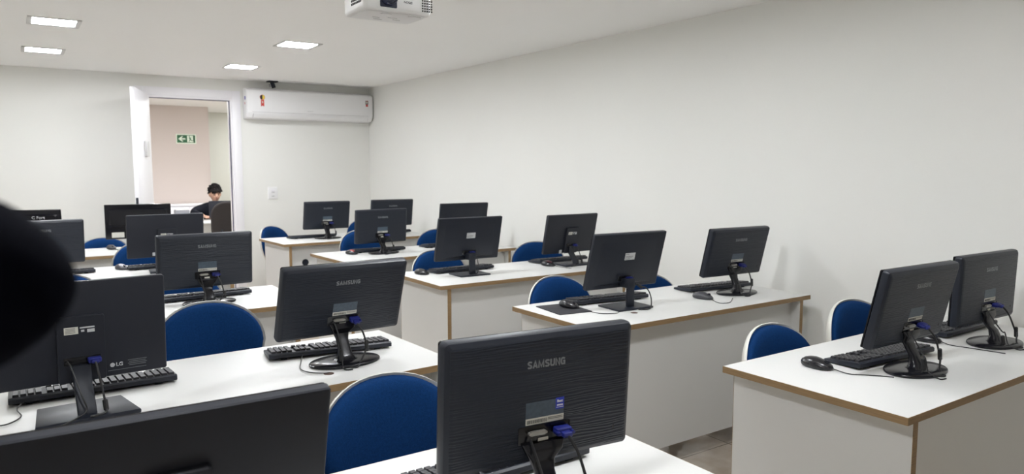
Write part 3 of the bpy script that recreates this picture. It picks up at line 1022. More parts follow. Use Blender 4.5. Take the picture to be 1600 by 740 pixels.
make_mouse('glossy black mouse on the nearest right desk, near its back left corner', 2.545, 1.622, 4, M['mouse_black'], [(2.555, 1.50), (2.594, 1.455), (2.631, 1.411), (2.652, 1.38)])
make_mouse('black mouse half hidden between the two nearest right monitors', 3.335, 1.60, 10, M['mouse_black'], [(3.34, 1.50), (3.355, 1.42), (3.375, 1.30)])
make_mouse('glossy black mouse lying on the black mouse pad', 2.497, 3.10, 10, M['mouse_black'], [(2.52, 3.02), (2.53, 2.884), (2.601, 2.837), (2.635, 2.85)], z=0.004)
make_mouse('dark grey mouse by the keyboard at the right end of the second right desk', 3.328, 2.875, 14, M['mouse_grey'], [(3.326, 2.80), (3.289, 2.718), (3.351, 2.700), (3.475, 2.78)])
make_mouse('black mouse at the back left corner of the third right desk', 2.405, 4.68, 20, M['mouse_black'])
make_mouse('maroon and black mouse on the third right desk, near the wall', 3.430, 4.52, 15, M['mouse_black'], [(3.461, 4.44), (3.468, 4.344), (3.48, 4.30)], accent=M['mouse_maroon'])
make_mouse('red and black mouse near the left corner of the fourth right desk', 2.443, 6.10, 25, M['mouse_black'], accent=M['mouse_red'])
make_mouse('silver mouse on the fourth left desk', 0.642, 6.185, 20, M['mouse_grey'], accent=M['mouse_silver'])
make_mouse('dark grey mouse on the farthest left desk, below the glossy monitor', 0.73, 7.765, 10, M['mouse_grey'], [(0.76, 7.68), (0.83, 7.55), (0.90, 7.60)])

# mouse pad
t = MB().prism(rrect(0.205 * S, 0.262 * S, 0.006, 4), 0.0, 0.0035, 'z', 0.0008).build('mouse_pad', M['pad'], None, P(2.449, 3.09), (0, 0, R(-7)))
tag(t, 'black rectangular mouse pad on the second right desk', 'mouse pad')


# ------------------------------------------------------------------ blue chairs
def egg(s_w, s_h, n=44, drop=0.0):
    """backrest outline: wide dome above, narrowing below; returns (x, z)"""
    out = []
    for i in range(n):
        a = 2 * PI * i / n
        ca, sa = math.cos(a), math.sin(a)
        if sa >= 0:
            x = s_w * math.copysign(abs(ca) ** 0.92, ca)
            z = s_h[0] * abs(sa) ** 0.95
        else:
            x = s_w * math.copysign(abs(ca) ** 0.80, ca) * (1 - 0.30 * abs(sa) ** 1.2)
            z = -s_h[1] * abs(sa) ** 0.9
        out.append((x, z))
    return out


def chair_meshes():
    W, H = 0.206, (0.168, 0.215)
    def curve(x):       # the backrest wraps slightly round the sitter (who faces -y)
        return -0.055 * (x / W) ** 2
    def ring(sw, sh, y):
        return [(x, y + curve(x), z) for x, z in egg(W * sw, (H[0] * sh, H[1] * sh))]
    cush = MB()
    cush.loft([ring(0.15, 0.15, 0.012), ring(0.5, 0.5, 0.012), ring(0.8, 0.8, 0.012), ring(0.965, 0.962, 0.012), ring(0.985, 0.985, 0.000), ring(0.975, 0.972, -0.014), ring(0.92, 0.91, -0.026), ring(0.75, 0.74, -0.034), ring(0.45, 0.45, -0.037), ring(0.15, 0.15, -0.038)])
    cush = cush.mesh('backrest_cushion', M['fabric'], 60)
    sh = MB()
    sh.loft([ring(0.15, 0.15, 0.020), ring(0.5, 0.5, 0.020), ring(0.8, 0.8, 0.014), ring(0.96, 0.96, 0.004),  ring(1.025, 1.030, -0.004), ring(1.03, 1.038, 0.002), ring(1.02, 1.025, 0.009), ring(0.98, 0.98, 0.018), ring(0.85, 0.85, 0.032), ring(0.5, 0.5, 0.044), ring(0.15, 0.15, 0.046)])
    sh = sh.mesh('backrest_shell', M['shell'], 60)
    # seat
    def seat_ring(s, z):
        o = []
        for x, y in rrect(0.40 * s, 0.40 * s, 0.12 * s, 8):
            o.append((x * (1.0 - 0.10 * (y / 0.2 if y > 0 else 0)), y, z - (0.02 if y < -0.15 else 0)))
        return o
    seat = MB().loft([seat_ring(0.97, 0.0), seat_ring(1.0, 0.015), seat_ring(0.98, 0.035), seat_ring(0.9, 0.048), seat_ring(0.6, 0.054), seat_ring(0.2, 0.055)]).mesh('seat_cushion', M['fabric'], 60)
    sshell = MB().loft([seat_ring(0.5, -0.03), seat_ring(0.9, -0.022), seat_ring(1.03, -0.004), seat_ring(1.04, 0.006), seat_ring(1.0, 0.008)]).mesh('seat_shell', M['shell'], 60)
    post = MB().cyl((0, 0, 0.09), (0, 0, 0.28), 0.025).cyl((0, 0, 0.28), (0, 0, 0.40), 0.014).box((0, 0, 0.405), (0.16, 0.2, 0.03), 0.006).mesh('gas_lift', M['black'])
    br = MB().tube([(0, 0.05, 0.41), (0, 0.20, 0.40), (0, 0.265, 0.44), (0, 0.275, 0.55), (0, 0.262, 0.66)], 0.016, 8).mesh('back_bracket', M['black'])
    base = MB()
    for i in range(5):
        a = 2 * PI * i / 5 + 0.3
        d = Vector((math.cos(a), math.sin(a), 0))
        base.tube([d * 0.02 + Vector((0, 0, 0.105)), d * 0.15 + Vector((0, 0, 0.095)), d * 0.225 + Vector((0, 0, 0.070))], 0.02, 8, 3, taper=lambda t: 1.0 - 0.4 * t)
    base = base.mesh('star_base', M['black'])
    cas = MB()
    cas.cyl((-0.013, 0, 0.026), (-0.004, 0, 0.026), 0.026, n=18)
    cas.cyl((0.004, 0, 0.026), (0.013, 0, 0.026), 0.026, n=18)
    cas.cyl((0, 0, 0.026), (0, 0, 0.072), 0.006, n=10)
    cas = cas.mesh('caster', M['black'])
    return cush, sh, seat, sshell, post, br, base, cas


CH = chair_meshes()
BACK_Z = 0.655      # height of the widest line of the backrest at standard setting


def make_chair(label):
    t = thing('office_chair', label, 'chair', (0, 0, 0), 0, 'blue upholstered office chairs')
    # sitter faces -y; backrest at +y
    bk = link('backrest_shell', CH[1], t, (0, 0.235, BACK_Z + 0.04), (R(-7), 0, 0))
    link('backrest_cushion', CH[0], bk)
    st = link('seat_shell', CH[3], t, (0, 0, 0.42))
    link('seat_cushion', CH[2], st)
    link('gas_lift', CH[4], t)
    link('back_bracket', CH[5], t)
    link('star_base', CH[6], t)
    for i in range(5):
        a = 2 * PI * i / 5 + 0.3
        link('caster', CH[7], t, (math.cos(a) * 0.22, math.sin(a) * 0.22, 0), (0, 0, a + 0.5))
    return t


# (label, x, y of the backrest front, height of the backrest top over the desk, yaw) in room units
CHAIRS = [
    ('blue chair behind the left monitor of the nearest right desk', 2.725, 1.97, 0.088, 0),
    ('blue chair by the right wall, behind the nearest right desk', 3.44, 2.02, 0.115, -4),
    ('blue chair behind the mouse pad', 2.66, 3.44, 0.125, 0),
    ('blue chair peeping out between the two monitors of the second right desk', 3.42, 3.44, 0.075, 0),
    ('blue chair behind the white-labelled monitor of the third right desk', 2.70, 5.02, 0.130, 0),
    ('blue chair near the right wall behind the third right desk', 3.68, 5.02, 0.140, -22),
    ('blue chair behind the monitor with the red mouse', 2.76, 6.66, 0.165, 0),
    ('blue chair behind the fourth right desk, near the wall, mostly hidden', 3.64, 6.70, 0.130, -25),
    ('blue chair beside the light switch, behind the farthest right desk', 2.455, 8.60, 0.085, 33),
    ('blue chair behind the farthest right desk, between its two monitors', 3.42, 8.16, 0.150, 0),
    ('big blue chair back at the bottom centre, left of the blue-stickered monitor', 0.915, 2.04, 0.140, 0),
    ('big blue chair back between the LG monitor and the tilted rippled monitor', 0.700, 3.50, 0.165, 0),
    ('blue chair showing under the rippled monitor of the third left desk', 0.86, 5.02, 0.10, 0),
    ('blue chair showing just above the LG monitor, right of the blurred ball', 0.19, 5.02, 0.150, 0),
    ('blue chair behind the plain matte monitor on the fourth left desk', 0.86, 6.70, 0.160, 0),
    ('blue chair behind the farthest left desk, below the back wall', 0.69, 8.08, 0.090, 0),
]
proto = None
for i, (lab, x, y, zt, rz) in enumerate(CHAIRS):
    if proto is None:
        proto = make_chair(lab)
        c = proto
    else:
        c = copy_tree(proto)
    c['label'] = lab
    a = R(rz)
    # root under the seat; the backrest is 0.235 behind it
    loc = P(x, y)
    c.location = (loc.x + math.sin(a) * 0.235, loc.y - math.cos(a) * 0.235, 0)
    c.rotation_euler = (0, 0, a)
    for ch in c.children:       # set the back height of this chair
        if ch.name.startswith('backrest_shell'):
            ch.location.z = DZ + zt * S - 0.168 * 1.04


# ------------------------------------------------------------------ air conditioner
def build_ac():
    x0, x1 = 2.395 * S, 4.035 * S
    t = thing('air_conditioner', 'white wall-mounted split air conditioner on the back wall beside the door', 'air conditioner', ((x0 + x1) / 2, YB, CAM_H + 0.575 * S))
    w = x1 - x0
    d = 0.198 * S
    hh = 0.375 * S
    prof = [(0, 0.008), (-d * 0.30, 0.0), (-d * 0.74, 0.012), (-d * 0.97, 0.062), (-d * 1.0, 0.075), (-d * 1.0, hh * 0.86), (-d * 0.95, hh * 0.93), (-d * 0.72, hh * 0.99), (-d * 0.5, hh), (0, hh)]
    MB().prism(prof, -w / 2, w / 2, 'x', 0.012, seg=3).build('housing', M['ac'], t, angle=28)
    # lower air flap with its seams
    b = MB()
    a0, a1 = Vector((0, -d * 0.99, 0.058)), Vector((0, -d * 0.77, 0.010))
    n = Vector((0, -(a0.z - a1.z), (a0.y - a1.y))).normalized()
    n = Vector((0, -abs(n.y), -abs(n.z)))
    ang = math.atan2(a0.z - a1.z, a0.y - a1.y)
    mid = (a0 + a1) / 2 + n * 0.002
    b.box((0, 0, 0), (w - 0.12, (a0 - a1).length * 0.9, 0.006), 0.002, T=Matrix.Translation(mid) @ Matrix.Rotation(ang, 4, 'X'))
    b.build('air_flap', M['ac'], t)
    b = MB()
    for sx in (-1, 1):
        b.box((sx * (w / 2 - 0.065), 0, 0), (0.004, (a0 - a1).length * 0.8, 0.006), T=Matrix.Translation(mid) @ Matrix.Rotation(ang, 4, 'X'))
    b.box((0, -d * 1.0 + 0.0005, 0.0735), (w - 0.11, 0.002, 0.0012))
    b.build('flap_seam', M['slot'], t)
    b = MB()
    for i in range(26):
        b.box((0, -d * 0.12 - i * d * 0.022, hh + 0.0006), (w - 0.1, 0.0016, 0.0014))
    b.build('intake_grille', M['ac_grey'], t)
    # efficiency seal: half black, half yellow disc with red ribbon
    sx, sz, yf = -w / 2 + 0.165, hh * 0.70, -d * 1.0
    def disc(a0_, a1_, r):
        return [(sx + r * math.cos(R(a0_ + (a1_ - a0_) * i / 14)), sz + r * math.sin(R(a0_ + (a1_ - a0_) * i / 14))) for i in range(15)]
    MB().prism(disc(0, 350, 0.028), yf - 0.0008, yf + 0.001).build('seal_rim', M['red'], t)
    MB().prism(disc(90, 270, 0.025), yf - 0.0014, yf + 0.001).build('seal_dark_half', M['slot'], t)
    MB().prism(disc(-90, 90, 0.025), yf - 0.0014, yf + 0.001).build('seal_light_half', M['yellow'], t)
    rb = [(sx - 0.017, sz - 0.028), (sx - 0.017, sz - 0.100), (sx, sz - 0.088), (sx + 0.017, sz - 0.100), (sx + 0.017, sz - 0.028)]
    MB().prism(rb, yf - 0.0008, yf + 0.001).build('seal_ribbon', M['red'], t)
    MB().box((sx, yf - 0.001, sz - 0.052), (0.014, 0.001, 0.022)).build('ribbon_print', M['paper'], t)
    # second small sticker on the right end
    qx = w / 2 - 0.075
    MB().box((qx, yf - 0.0005, hh * 0.70), (0.034, 0.001, 0.042)).build('round_sticker', M['slot'], t)
    MB().box((qx, yf - 0.0012, hh * 0.70), (0.022, 0.001, 0.024)).build('sticker_centre', M['paper'], t)
    b = MB()
    b.box((qx, yf - 0.0005, hh * 0.70 - 0.035), (0.027, 0.001, 0.024))
    b.box((qx, yf - 0.0012, hh * 0.70 + 0.018), (0.030, 0.001, 0.005))
    b.build('red_sticker', M['red'], t)
    # maker's mark, too small to read
    b = MB()
    for i in range(6):
        b.box((-w * 0.04 + i * 0.011, yf - 0.0003, hh * 0.30), (0.007, 0.0008, 0.007))
    b.build('maker_mark', M['ac_grey'], t)
    # stickers on the left end
    b = MB()
    b.box((-w / 2 - 0.0004, -d * 0.62, hh * 0.67), (0.001, 0.040, 0.036))
    b.build('end_sticker', M['blue_sticker'], t)
    MB().box((-w / 2 - 0.0004, -d * 0.55, hh * 0.50), (0.001, 0.018, 0.020)).build('end_label', M['red'], t)


build_ac()

# black bracket on the wall over the air conditioner
t = thing('speaker_bracket', 'small black bracket under the ceiling above the air conditioner', 'bracket', (2.73 * S, 9.30 * S, ZC))
MB().box((0, 0, -0.006), (0.105, 0.10, 0.012), 0.003).build('plate', M['black'], t)
MB().tube([(-0.005, 0.0, -0.010), (0.004, 0.0, -0.03), (0.018, 0.0, -0.072)], 0.022, 10, 4).build('arm', M['black'], t)
MB().cyl((-0.032, -0.012, -0.030), (-0.022, -0.012, -0.066), 0.010).build('joint', M['chrome'], t)

# light switch
t = thing('light_switch', 'white light switch plate on the back wall under the air conditioner', 'light switch', (2.727 * S, YB, CAM_H - 0.345 * S))
MB().box((0, -0.005, 0), (0.105, 0.010, 0.132), 0.003).build('switch_plate', M['ac'], t)
b = MB()
b.box((0.0, -0.0115, 0.022), (0.042, 0.005, 0.030), 0.002)
b.build('rocker', M['door'], t)
b = MB()
b.box((0.002, -0.0148, 0.010), (0.030, 0.002, 0.003))
b.box((0.002, -0.0108, -0.034), (0.028, 0.002, 0.003))
b.build('rocker_gap', M['slot'], t)


# ------------------------------------------------------------------ projector
def build_projector():
    x0, x1 = 1.235 * S, 1.548 * S
    y0, y1 = 2.885 * S, 3.125 * S
    zb = CAM_H + 0.648 * S
    w, d, hh = x1 - x0, y1 - y0, 0.092
    t = thing('projector', 'white projector hanging upside down from the ceiling', 'projector', ((x0 + x1) / 2, (y0 + y1) / 2, zb))
    b = MB()
    def rg(sw, sd, z):
        return [(p[0], p[1], z) for p in rrect(w * sw, d * sd, 0.022, 6)]
    b.loft([rg(0.955, 0.93, 0.0), rg(0.985, 0.97, 0.004), rg(1.0, 1.0, 0.014), rg(1.0, 1.0, hh - 0.012), rg(0.98, 0.97, hh)])
    b.build('body', M['projector'], t, angle=50)
    b = MB()
    b.prism(rrect(w * 0.88, d * 0.80, 0.015, 5), -0.002, 0.002, 'z', 0.001)
    b.box((-w * 0.12, -d * 0.28, -0.003), (0.038, 0.018, 0.003), 0.001)
    b.box((w * 0.30, -d * 0.30, -0.003), (0.05, 0.012, 0.003), 0.001)
    un = b.build('underside_cover', M['proj_under'], t)
    b = MB()
    for (px, py, sx, sy) in ((-0.04, 0.02, 0.03, 0.003), (0.02, 0.0, 0.04, 0.002), (0.05, 0.03, 0.03, 0.003), (-0.02, 0.05, 0.035, 0.003)):
        b.box((px, py, -0.0024), (sx, sy, 0.001))
    b.build('underside_print', M['chrome'], un)
    # lens window on the front (towards -y)
    lx = -w * 0.16
    f = -d / 2
    ho = MB()
    ho.prism(rrect(w * 0.245, hh * 0.80, 0.004, 3, lx, hh * 0.53), f - 0.002, f + 0.004, 'y', 0.001)
    hs = ho.build('lens_housing', M['lens_ring'], t)
    ln = MB()
    ln.lathe([(0.0, 0.0), (0.030, 0.0), (0.034, 0.004), (0.034, 0.010), (0.029, 0.012), (0.026, 0.008), (0.020, 0.010), (0.008, 0.0125), (0.0, 0.013)], 32,
             Matrix.Translation((lx, f, hh * 0.55)) @ Matrix.Rotation(R(90), 4, 'X'))
    ln.build('lens', M['lens'], hs)
    lg = link('logo', text_mesh('EPSON', 0.034, M['slot'], bold=0.01), t, (w * 0.13, f - 0.0005, hh * 0.42), (0, R(180), 0))
    v = MB()
    for i in range(5):
        for j in range(7):
            v.box((w * 0.35 + i * 0.0095, f - 0.0003, hh * 0.16 + j * 0.0095), (0.0058, 0.0016, 0.0055))
    v.build('front_vents', M['slot'], t)
    v = MB()
    for i in range(7):
        for j in range(4):
            v.box((-w / 2 - 0.0003, -d * 0.32 + i * 0.014, hh * 0.34 + j * 0.012), (0.0016, 0.009, 0.008))
    v.build('side_vents', M['slot'], t)
    m = MB()
    m.box((0, 0, hh + 0.006), (0.16, 0.12, 0.012), 0.003)
    m.cyl((0, 0, hh + 0.01), (0, 0, ZC - zb - 0.008), 0.018)
    m.cyl((0, 0, ZC - zb - 0.010), (0, 0, ZC - zb), 0.055)
    m.build('ceiling_mount', M['ac'], t)


build_projector()

# ------------------------------------------------------------------ lobby
# exit sign on the beige wall
sx, sz = 2.33, 0.43
sp = Q(sx, 12.7, sz)
t = thing('exit_sign', 'green exit sign with white arrow and running figure on the lobby wall', 'sign', sp)
MB().box((0, -0.003, 0), (0.300 * S2, 0.006, 0.152 * S2), 0.001).build('sign_board', M['sign_white'], t)
MB().box((0, -0.0066, 0), (0.270 * S2, 0.001, 0.122 * S2)).build('green_field', M['green'], t)
ar = [(-0.118, 0.0), (-0.065, 0.042), (-0.045, 0.040), (-0.072, 0.010), (-0.012, 0.010), (-0.012, -0.010), (-0.072, -0.010), (-0.045, -0.040), (-0.065, -0.042)]
MB().prism([(p[0] * S2, p[1] * S2) for p in ar], -0.0085, -0.0068).build('arrow', M['sign_white'], t)
MB().box((0.060 * S2, -0.0076, 0.0), (0.092 * S2, 0.001, 0.104 * S2)).build('doorway_symbol', M['sign_white'], t)
b = MB()
def limb(p, q, r=0.006):
    b.tube([(p[0] * S2, -0.0084, p[1] * S2), (q[0] * S2, -0.0084, q[1] * S2)], r, 8, 1)
b.lathe([(0, 0), (0.008, 0), (0.008, 0.001), (0, 0.001)], 16, Matrix.Translation((0.047 * S2, -0.0082, 0.038 * S2)) @ Matrix.Rotation(R(90), 4, 'X'))
limb((0.052, 0.022), (0.064, -0.006), 0.008)
limb((0.052, 0.020), (0.036, 0.010), 0.004)
limb((0.054, 0.020), (0.078, 0.016), 0.004)
limb((0.062, -0.006), (0.048, -0.024))
limb((0.048, -0.024), (0.044, -0.044), 0.005)
limb((0.064, -0.006), (0.080, -0.026))
limb((0.080, -0.026), (0.100, -0.028), 0.005)
b.build('running_figure', M['green'], t)
MB().box((0.112 * S2, -0.0082, 0.010), (0.018 * S2, 0.001, 0.085 * S2)).build('door_bar', M['green'], t)

# low white cabinet along the lobby wall
ct = Q(1.0, 12.25, -0.60)
c1 = Q(2.66, 12.66, -0.60)
t = thing('low_cabinet', 'low white cabinet along the lobby wall behind the seated person', 'cabinet', ((ct.x + c1.x) / 2, (ct.y + c1.y) / 2, 0))
cwid, cdep, chh = c1.x - ct.x, c1.y - ct.y, ct.z
MB().box((0, 0, chh / 2), (cwid, cdep - 0.02, chh - 0.03)).build('carcass', M['door'], t)
MB().box((0, -0.005, chh - 0.012), (cwid + 0.02, cdep + 0.01, 0.024), 0.003).build('cabinet_top', M['door'], t)
nd = 4
for i in range(nd):
    d_ = MB().box((-cwid / 2 + (i + 0.5) * cwid / nd, -cdep / 2 + 0.002, chh / 2 - 0.005), (cwid / nd - 0.008, 0.018, chh - 0.06), 0.002).build('cabinet_door', M['door'], t)
    MB().cyl((-cwid / 2 + (i + 0.85) * cwid / nd, -cdep / 2 - 0.012, chh * 0.7), (-cwid / 2 + (i + 0.85) * cwid / nd, -cdep / 2 - 0.012, chh * 0.82), 0.005).build('cabinet_handle', M['chrome'], d_)

# the reception desk
dk0, dk1 = Q(1.55, 10.66, -0.775), Q(2.95, 11.25, -0.775)
RZ = dk0.z
t = thing('reception_desk', 'white desk in the lobby at which the person sits', 'desk', ((dk0.x + dk1.x) / 2, (dk0.y + dk1.y) / 2, 0))
w_, d_ = dk1.x - dk0.x, dk1.y - dk0.y
MB().box((0, 0, RZ - 0.0125), (w_, d_, 0.025), 0.002).build('tabletop', M['laminate'], t)
for s_ in (-1, 1):
    MB().box((s_ * (w_ / 2 - 0.05), 0, (RZ - 0.025) / 2), (0.025, d_ - 0.04, RZ - 0.025)).build('side_panel', M['laminate'], t)
MB().box((0, -d_ / 2 + 0.05, (RZ + 0.05) / 2), (w_ - 0.12, 0.018, RZ - 0.075)).build('modesty_panel', M['laminate'], t)

# small grey device on the reception desk
dp = Q(1.93, 11.05, 0)
t = thing('label_printer', 'small grey device with dark grille on the lobby desk left of the person', 'printer', (dp.x, dp.y, RZ))
MB().box((0, 0, 0.075), (0.17, 0.15, 0.15), 0.008).build('housing', M['device'], t)
b = MB()
for i in range(6):
    b.box((-0.055 + i * 0.022, -0.0755, 0.060), (0.014, 0.002, 0.055))
b.build('grille', M['slot'], t)
MB().box((0, 0, 0.156), (0.15, 0.13, 0.014), 0.005).build('lid', M['ac_grey'], t)

# monitor on the reception desk
mp_ = Q(2.50, 10.80, 0)
root = thing('desk_monitor', 'dark monitor on the lobby desk in front of the seated person', 'monitor', (mp_.x, mp_.y, RZ), R(-12))
MB().prism(rrect(0.48, 0.225, 0.006, 3, 0, 0.155), -0.010, 0.016, 'y', 0.003).build('back_shell', M['black_matte'], root)
MB().box((0, 0.0168, 0.156), (0.46, 0.002, 0.205)).build('screen', M['screen'], root)
MB().box((0, -0.018, 0.075), (0.04, 0.014, 0.15), 0.003).build('stand_neck', M['black'], root)
MB().prism(rrect(0.18, 0.13, 0.02, 5), 0, 0.010, 'z', 0.002).build('stand_foot', M['black'], root)

# dark visitor chair in front of the reception desk, its back to the door
cp = Q(2.36, 10.20, 0)
root = thing('visitor_chair', 'dark grey fabric chair with rounded back in the doorway of the lobby', 'chair', (cp.x, cp.y, 0), R(-8))
ctop = CAM_H - 0.465 * S2
b = MB()
def bk_ring(s_, y):
    return [(p[0] * s_, y + 0.05 * (p[0] / 0.2) ** 2, 0.62 + (p[1]) * s_ + (ctop - 0.62 - 0.26)) for p in rrect(0.44, 0.52, 0.17, 8)]
b.loft([bk_ring(0.9, -0.035), bk_ring(0.985, -0.026), bk_ring(1.0, -0.01), bk_ring(0.99, 0.012), bk_ring(0.9, 0.026), bk_ring(0.5, 0.032)])
b.build('backrest', M['dark_fabric'], root, (0, -0.20, 0), angle=60)
b = MB()
b.prism(rrect(0.44, 0.42, 0.08, 6), 0.42, 0.48, 'z', 0.018)
b.build('seat', M['dark_fabric'], root, angle=50)
for sx_ in (-1, 1):
    for sy_ in (-1, 1):
        MB().tube([(sx_ * 0.18, sy_ * 0.17, 0.43), (sx_ * 0.20, sy_ * 0.20, 0.006)], 0.012, 10, 1).build('leg', M['black'], root)
b = MB()
for sx_ in (-1, 1):
    b.tube([(sx_ * 0.10, -0.17, 0.43), (sx_ * 0.10, -0.235, 0.50), (sx_ * 0.10, -0.215, 0.66)], 0.010, 8)
b.build('back_support', M['black'], root)


# ------------------------------------------------------------------ seated person
def skin_mesh(name, verts, edges, radii, root=0, sub=2):
    me = bpy.data.meshes.new(name)
    me.from_pydata([Vector(v) for v in verts], edges, [])
    ob = bpy.data.objects.new(name, me)
    COL.objects.link(ob)
    ob.modifiers.new('skin', 'SKIN')
    for i, r in enumerate(radii):
        sv = me.skin_vertices[0].data[i]
        sv.radius = r if isinstance(r, tuple) else (r, r)
        sv.use_root = (i == root)
    sd = ob.modifiers.new('subdiv', 'SUBSURF')
    sd.levels = sub
    sd.render_levels = sub
    dg = bpy.context.evaluated_depsgraph_get()
    out = bpy.data.meshes.new_from_object(ob.evaluated_get(dg))
    bpy.data.objects.remove(ob)
    bpy.data.meshes.remove(me)
    return out


def remesh(bm, voxel, name):
    me = bpy.data.meshes.new(name)
    bm.to_mesh(me)
    ob = bpy.data.objects.new(name, me)
    COL.objects.link(ob)
    m = ob.modifiers.new('remesh', 'REMESH')
    m.mode = 'VOXEL'
    m.voxel_size = voxel
    s = ob.modifiers.new('smooth', 'SMOOTH')
    s.factor = 0.5
    s.iterations = 2
    dg = bpy.context.evaluated_depsgraph_get()
    out = bpy.data.meshes.new_from_object(ob.evaluated_get(dg))
    bpy.data.objects.remove(ob)
    bpy.data.meshes.remove(me)
    return out


def build_person():
    """local frame: sitter faces -y, seat at z 0.46"""
    hp = Q(2.49, 11.45, -0.415)      # centre of the head
    yaw = R(-8)
    SH = 0.90                         # shoulder height
    head_c = Vector((0, -0.075, hp.z))
    neck0 = Vector((0, -0.01, hp.z - 0.15))
    root = thing('person', 'person with short black hair in a black jacket sitting at the lobby desk', 'person', (hp.x - 0.01, hp.y + 0.075, 0), yaw)
    sz_ = hp.z - 0.195                # shoulder line
    st = RZ + 0.045                   # forearms on the table
    V = [(0, 0.06, 0.50), (0, 0.055, 0.64), (0, 0.035, sz_ - 0.10), (0, 0.02, sz_ + 0.01), tuple(neck0 + Vector((0, -0.005, 0.02))), (0, -0.045, hp.z - 0.085)]
    Rd = [(0.145, 0.11), (0.14, 0.10), (0.15, 0.10), (0.10, 0.07), 0.052, 0.050]
    E = [(0, 1), (1, 2), (2, 3), (3, 4), (4, 5)]
    def add(pts, rs, frm):
        for p, r in zip(pts, rs):
            V.append(tuple(p))
            Rd.append(r)
            E.append((frm, len(V) - 1))
            frm = len(V) - 1
        return frm
    arms = []
    for sx_ in (-1, 1):
        sh_ = (sx_ * 0.165, 0.02, sz_ - 0.02)
        el = (sx_ * 0.30, -0.14, st + 0.035) if sx_ < 0 else (sx_ * 0.27, -0.13, st + 0.03)
        wr = (sx_ * 0.16, -0.33, st) if sx_ < 0 else (sx_ * 0.13, -0.33, st)
        k = add([sh_, (sh_[0] * 0.5 + el[0] * 0.5 + sx_ * 0.01, (sh_[1] + el[1]) / 2, (sh_[2] + el[2]) / 2 + 0.01), el, ((el[0] + wr[0]) / 2, (el[1] + wr[1]) / 2, (el[2] + wr[2]) / 2 + 0.005), wr], [0.055, 0.047, 0.040, 0.036, 0.026], 3)
        arms.append((k, wr, sx_))
        # palm
        d = (Vector((sx_ * -0.02, -0.33 - 0.09, st - 0.006)) - Vector((0, -0.33, st)))
    for sx_ in (-1, 1):
        add([(sx_ * 0.09, 0.0, 0.53), (sx_ * 0.11, -0.22, 0.53), (sx_ * 0.11, -0.40, 0.51), (sx_ * 0.11, -0.42, 0.28), (sx_ * 0.11, -0.40, 0.08), (sx_ * 0.115, -0.47, 0.045), (sx_ * 0.12, -0.55, 0.035)], [0.085, 0.075, 0.058, 0.050, 0.036, 0.036, 0.028], 0)
    body = skin_mesh('body', V, E, Rd, 0, 2)
    bm = bmesh.new()
    bm.from_mesh(body)
    bpy.data.meshes.remove(body)
    # hands: palm and five fingers, curled on the table
    for k, wr, sx_ in arms:
        w0 = Vector(wr)
        fw = Vector((-sx_ * 0.35, -1, -0.06)).normalized()
        sd = Vector((fw.y, -fw.x, 0)).normalized() * 1.0
        hv = [w0, w0 + fw * 0.045, w0 + fw * 0.075]
        he = [(0, 1), (1, 2)]
        hr = [(0.024, 0.020), (0.036, 0.016), (0.036, 0.014)]
        hm = skin_mesh('palm', hv, he, hr, 1, 2)
        bm.from_mesh(hm)
        bpy.data.meshes.remove(hm)
        for f, (lat, ln) in enumerate(((-0.028, 0.062), (-0.0095, 0.074), (0.0095, 0.070), (0.027, 0.054))):
            p0 = w0 + fw * 0.070 + sd * lat
            p1 = p0 + fw * ln * 0.45 + Vector((0, 0, 0.008)) + sd * lat * 0.15
            p2 = p0 + fw * ln * 0.80 + Vector((0, 0, -0.004)) + sd * lat * 0.2
            p3 = p0 + fw * ln * 0.98 + Vector((0, 0, -0.020)) + sd * lat * 0.2
            fm = skin_mesh('finger', [p0, p1, p2, p3], [(0, 1), (1, 2), (2, 3)], [0.0095, 0.0088, 0.008, 0.0068], 0, 2)
            bm.from_mesh(fm)
            bpy.data.meshes.remove(fm)
        ts = 1 if (sd.x * sx_) < 0 else -1
        p0 = w0 + fw * 0.022 + sd * 0.024 * ts
        fm = skin_mesh('thumb', [p0, p0 + fw * 0.030 + sd * 0.024 * ts, p0 + fw * 0.058 + sd * 0.030 * ts], [(0, 1), (1, 2)], [0.0115, 0.010, 0.008], 0, 2)
        bm.from_mesh(fm)
        bpy.data.meshes.remove(fm)
    # head, tilted down
    nod = Matrix.Translation(head_c) @ Matrix.Rotation(R(10), 4, 'X') @ Matrix.Rotation(R(8), 4, 'Z')
    hb = bmesh.new()
    bmesh.ops.create_uvsphere(hb, u_segments=48, v_segments=36, radius=1)
    for v in hb.verts:
        x, y, z = v.co
        px, py, pz = x * 0.073, y * 0.094, z * 0.112
        if z < 0:      # narrow jaw, chin forward
            t_ = -z
            px *= 1 - 0.30 * t_ ** 1.5
            py = py * (1 - 0.22 * t_) - 0.018 * t_
        if y < 0:      # flatter face
            py *= 0.94
        v.co = (px, py, pz)
        def g(cx, cz, s):
            return math.exp(-(((v.co.x - cx) / s) ** 2 + ((v.co.z - cz) / s) ** 2)) if y < 0 else 0
        v.co.y -= 0.016 * g(0, -0.022, 0.012) + 0.010 * g(0, -0.006, 0.009)      # nose
        v.co.y += 0.007 * (g(0.030, 0.004, 0.014) + g(-0.030, 0.004, 0.014))      # sockets
        v.co.y -= 0.005 * (g(0.028, 0.024, 0.014) + g(-0.028, 0.024, 0.014))      # brows
        v.co.y -= 0.005 * g(0, -0.052, 0.016)                                     # lips
        v.co.y -= 0.007 * g(0, -0.090, 0.018)                                     # chin
    bmesh.ops.transform(hb, matrix=nod, verts=hb.verts)
    tmp = bpy.data.meshes.new('head')
    hb.to_mesh(tmp)
    hb.free()
    bm.from_mesh(tmp)
    bpy.data.meshes.remove(tmp)
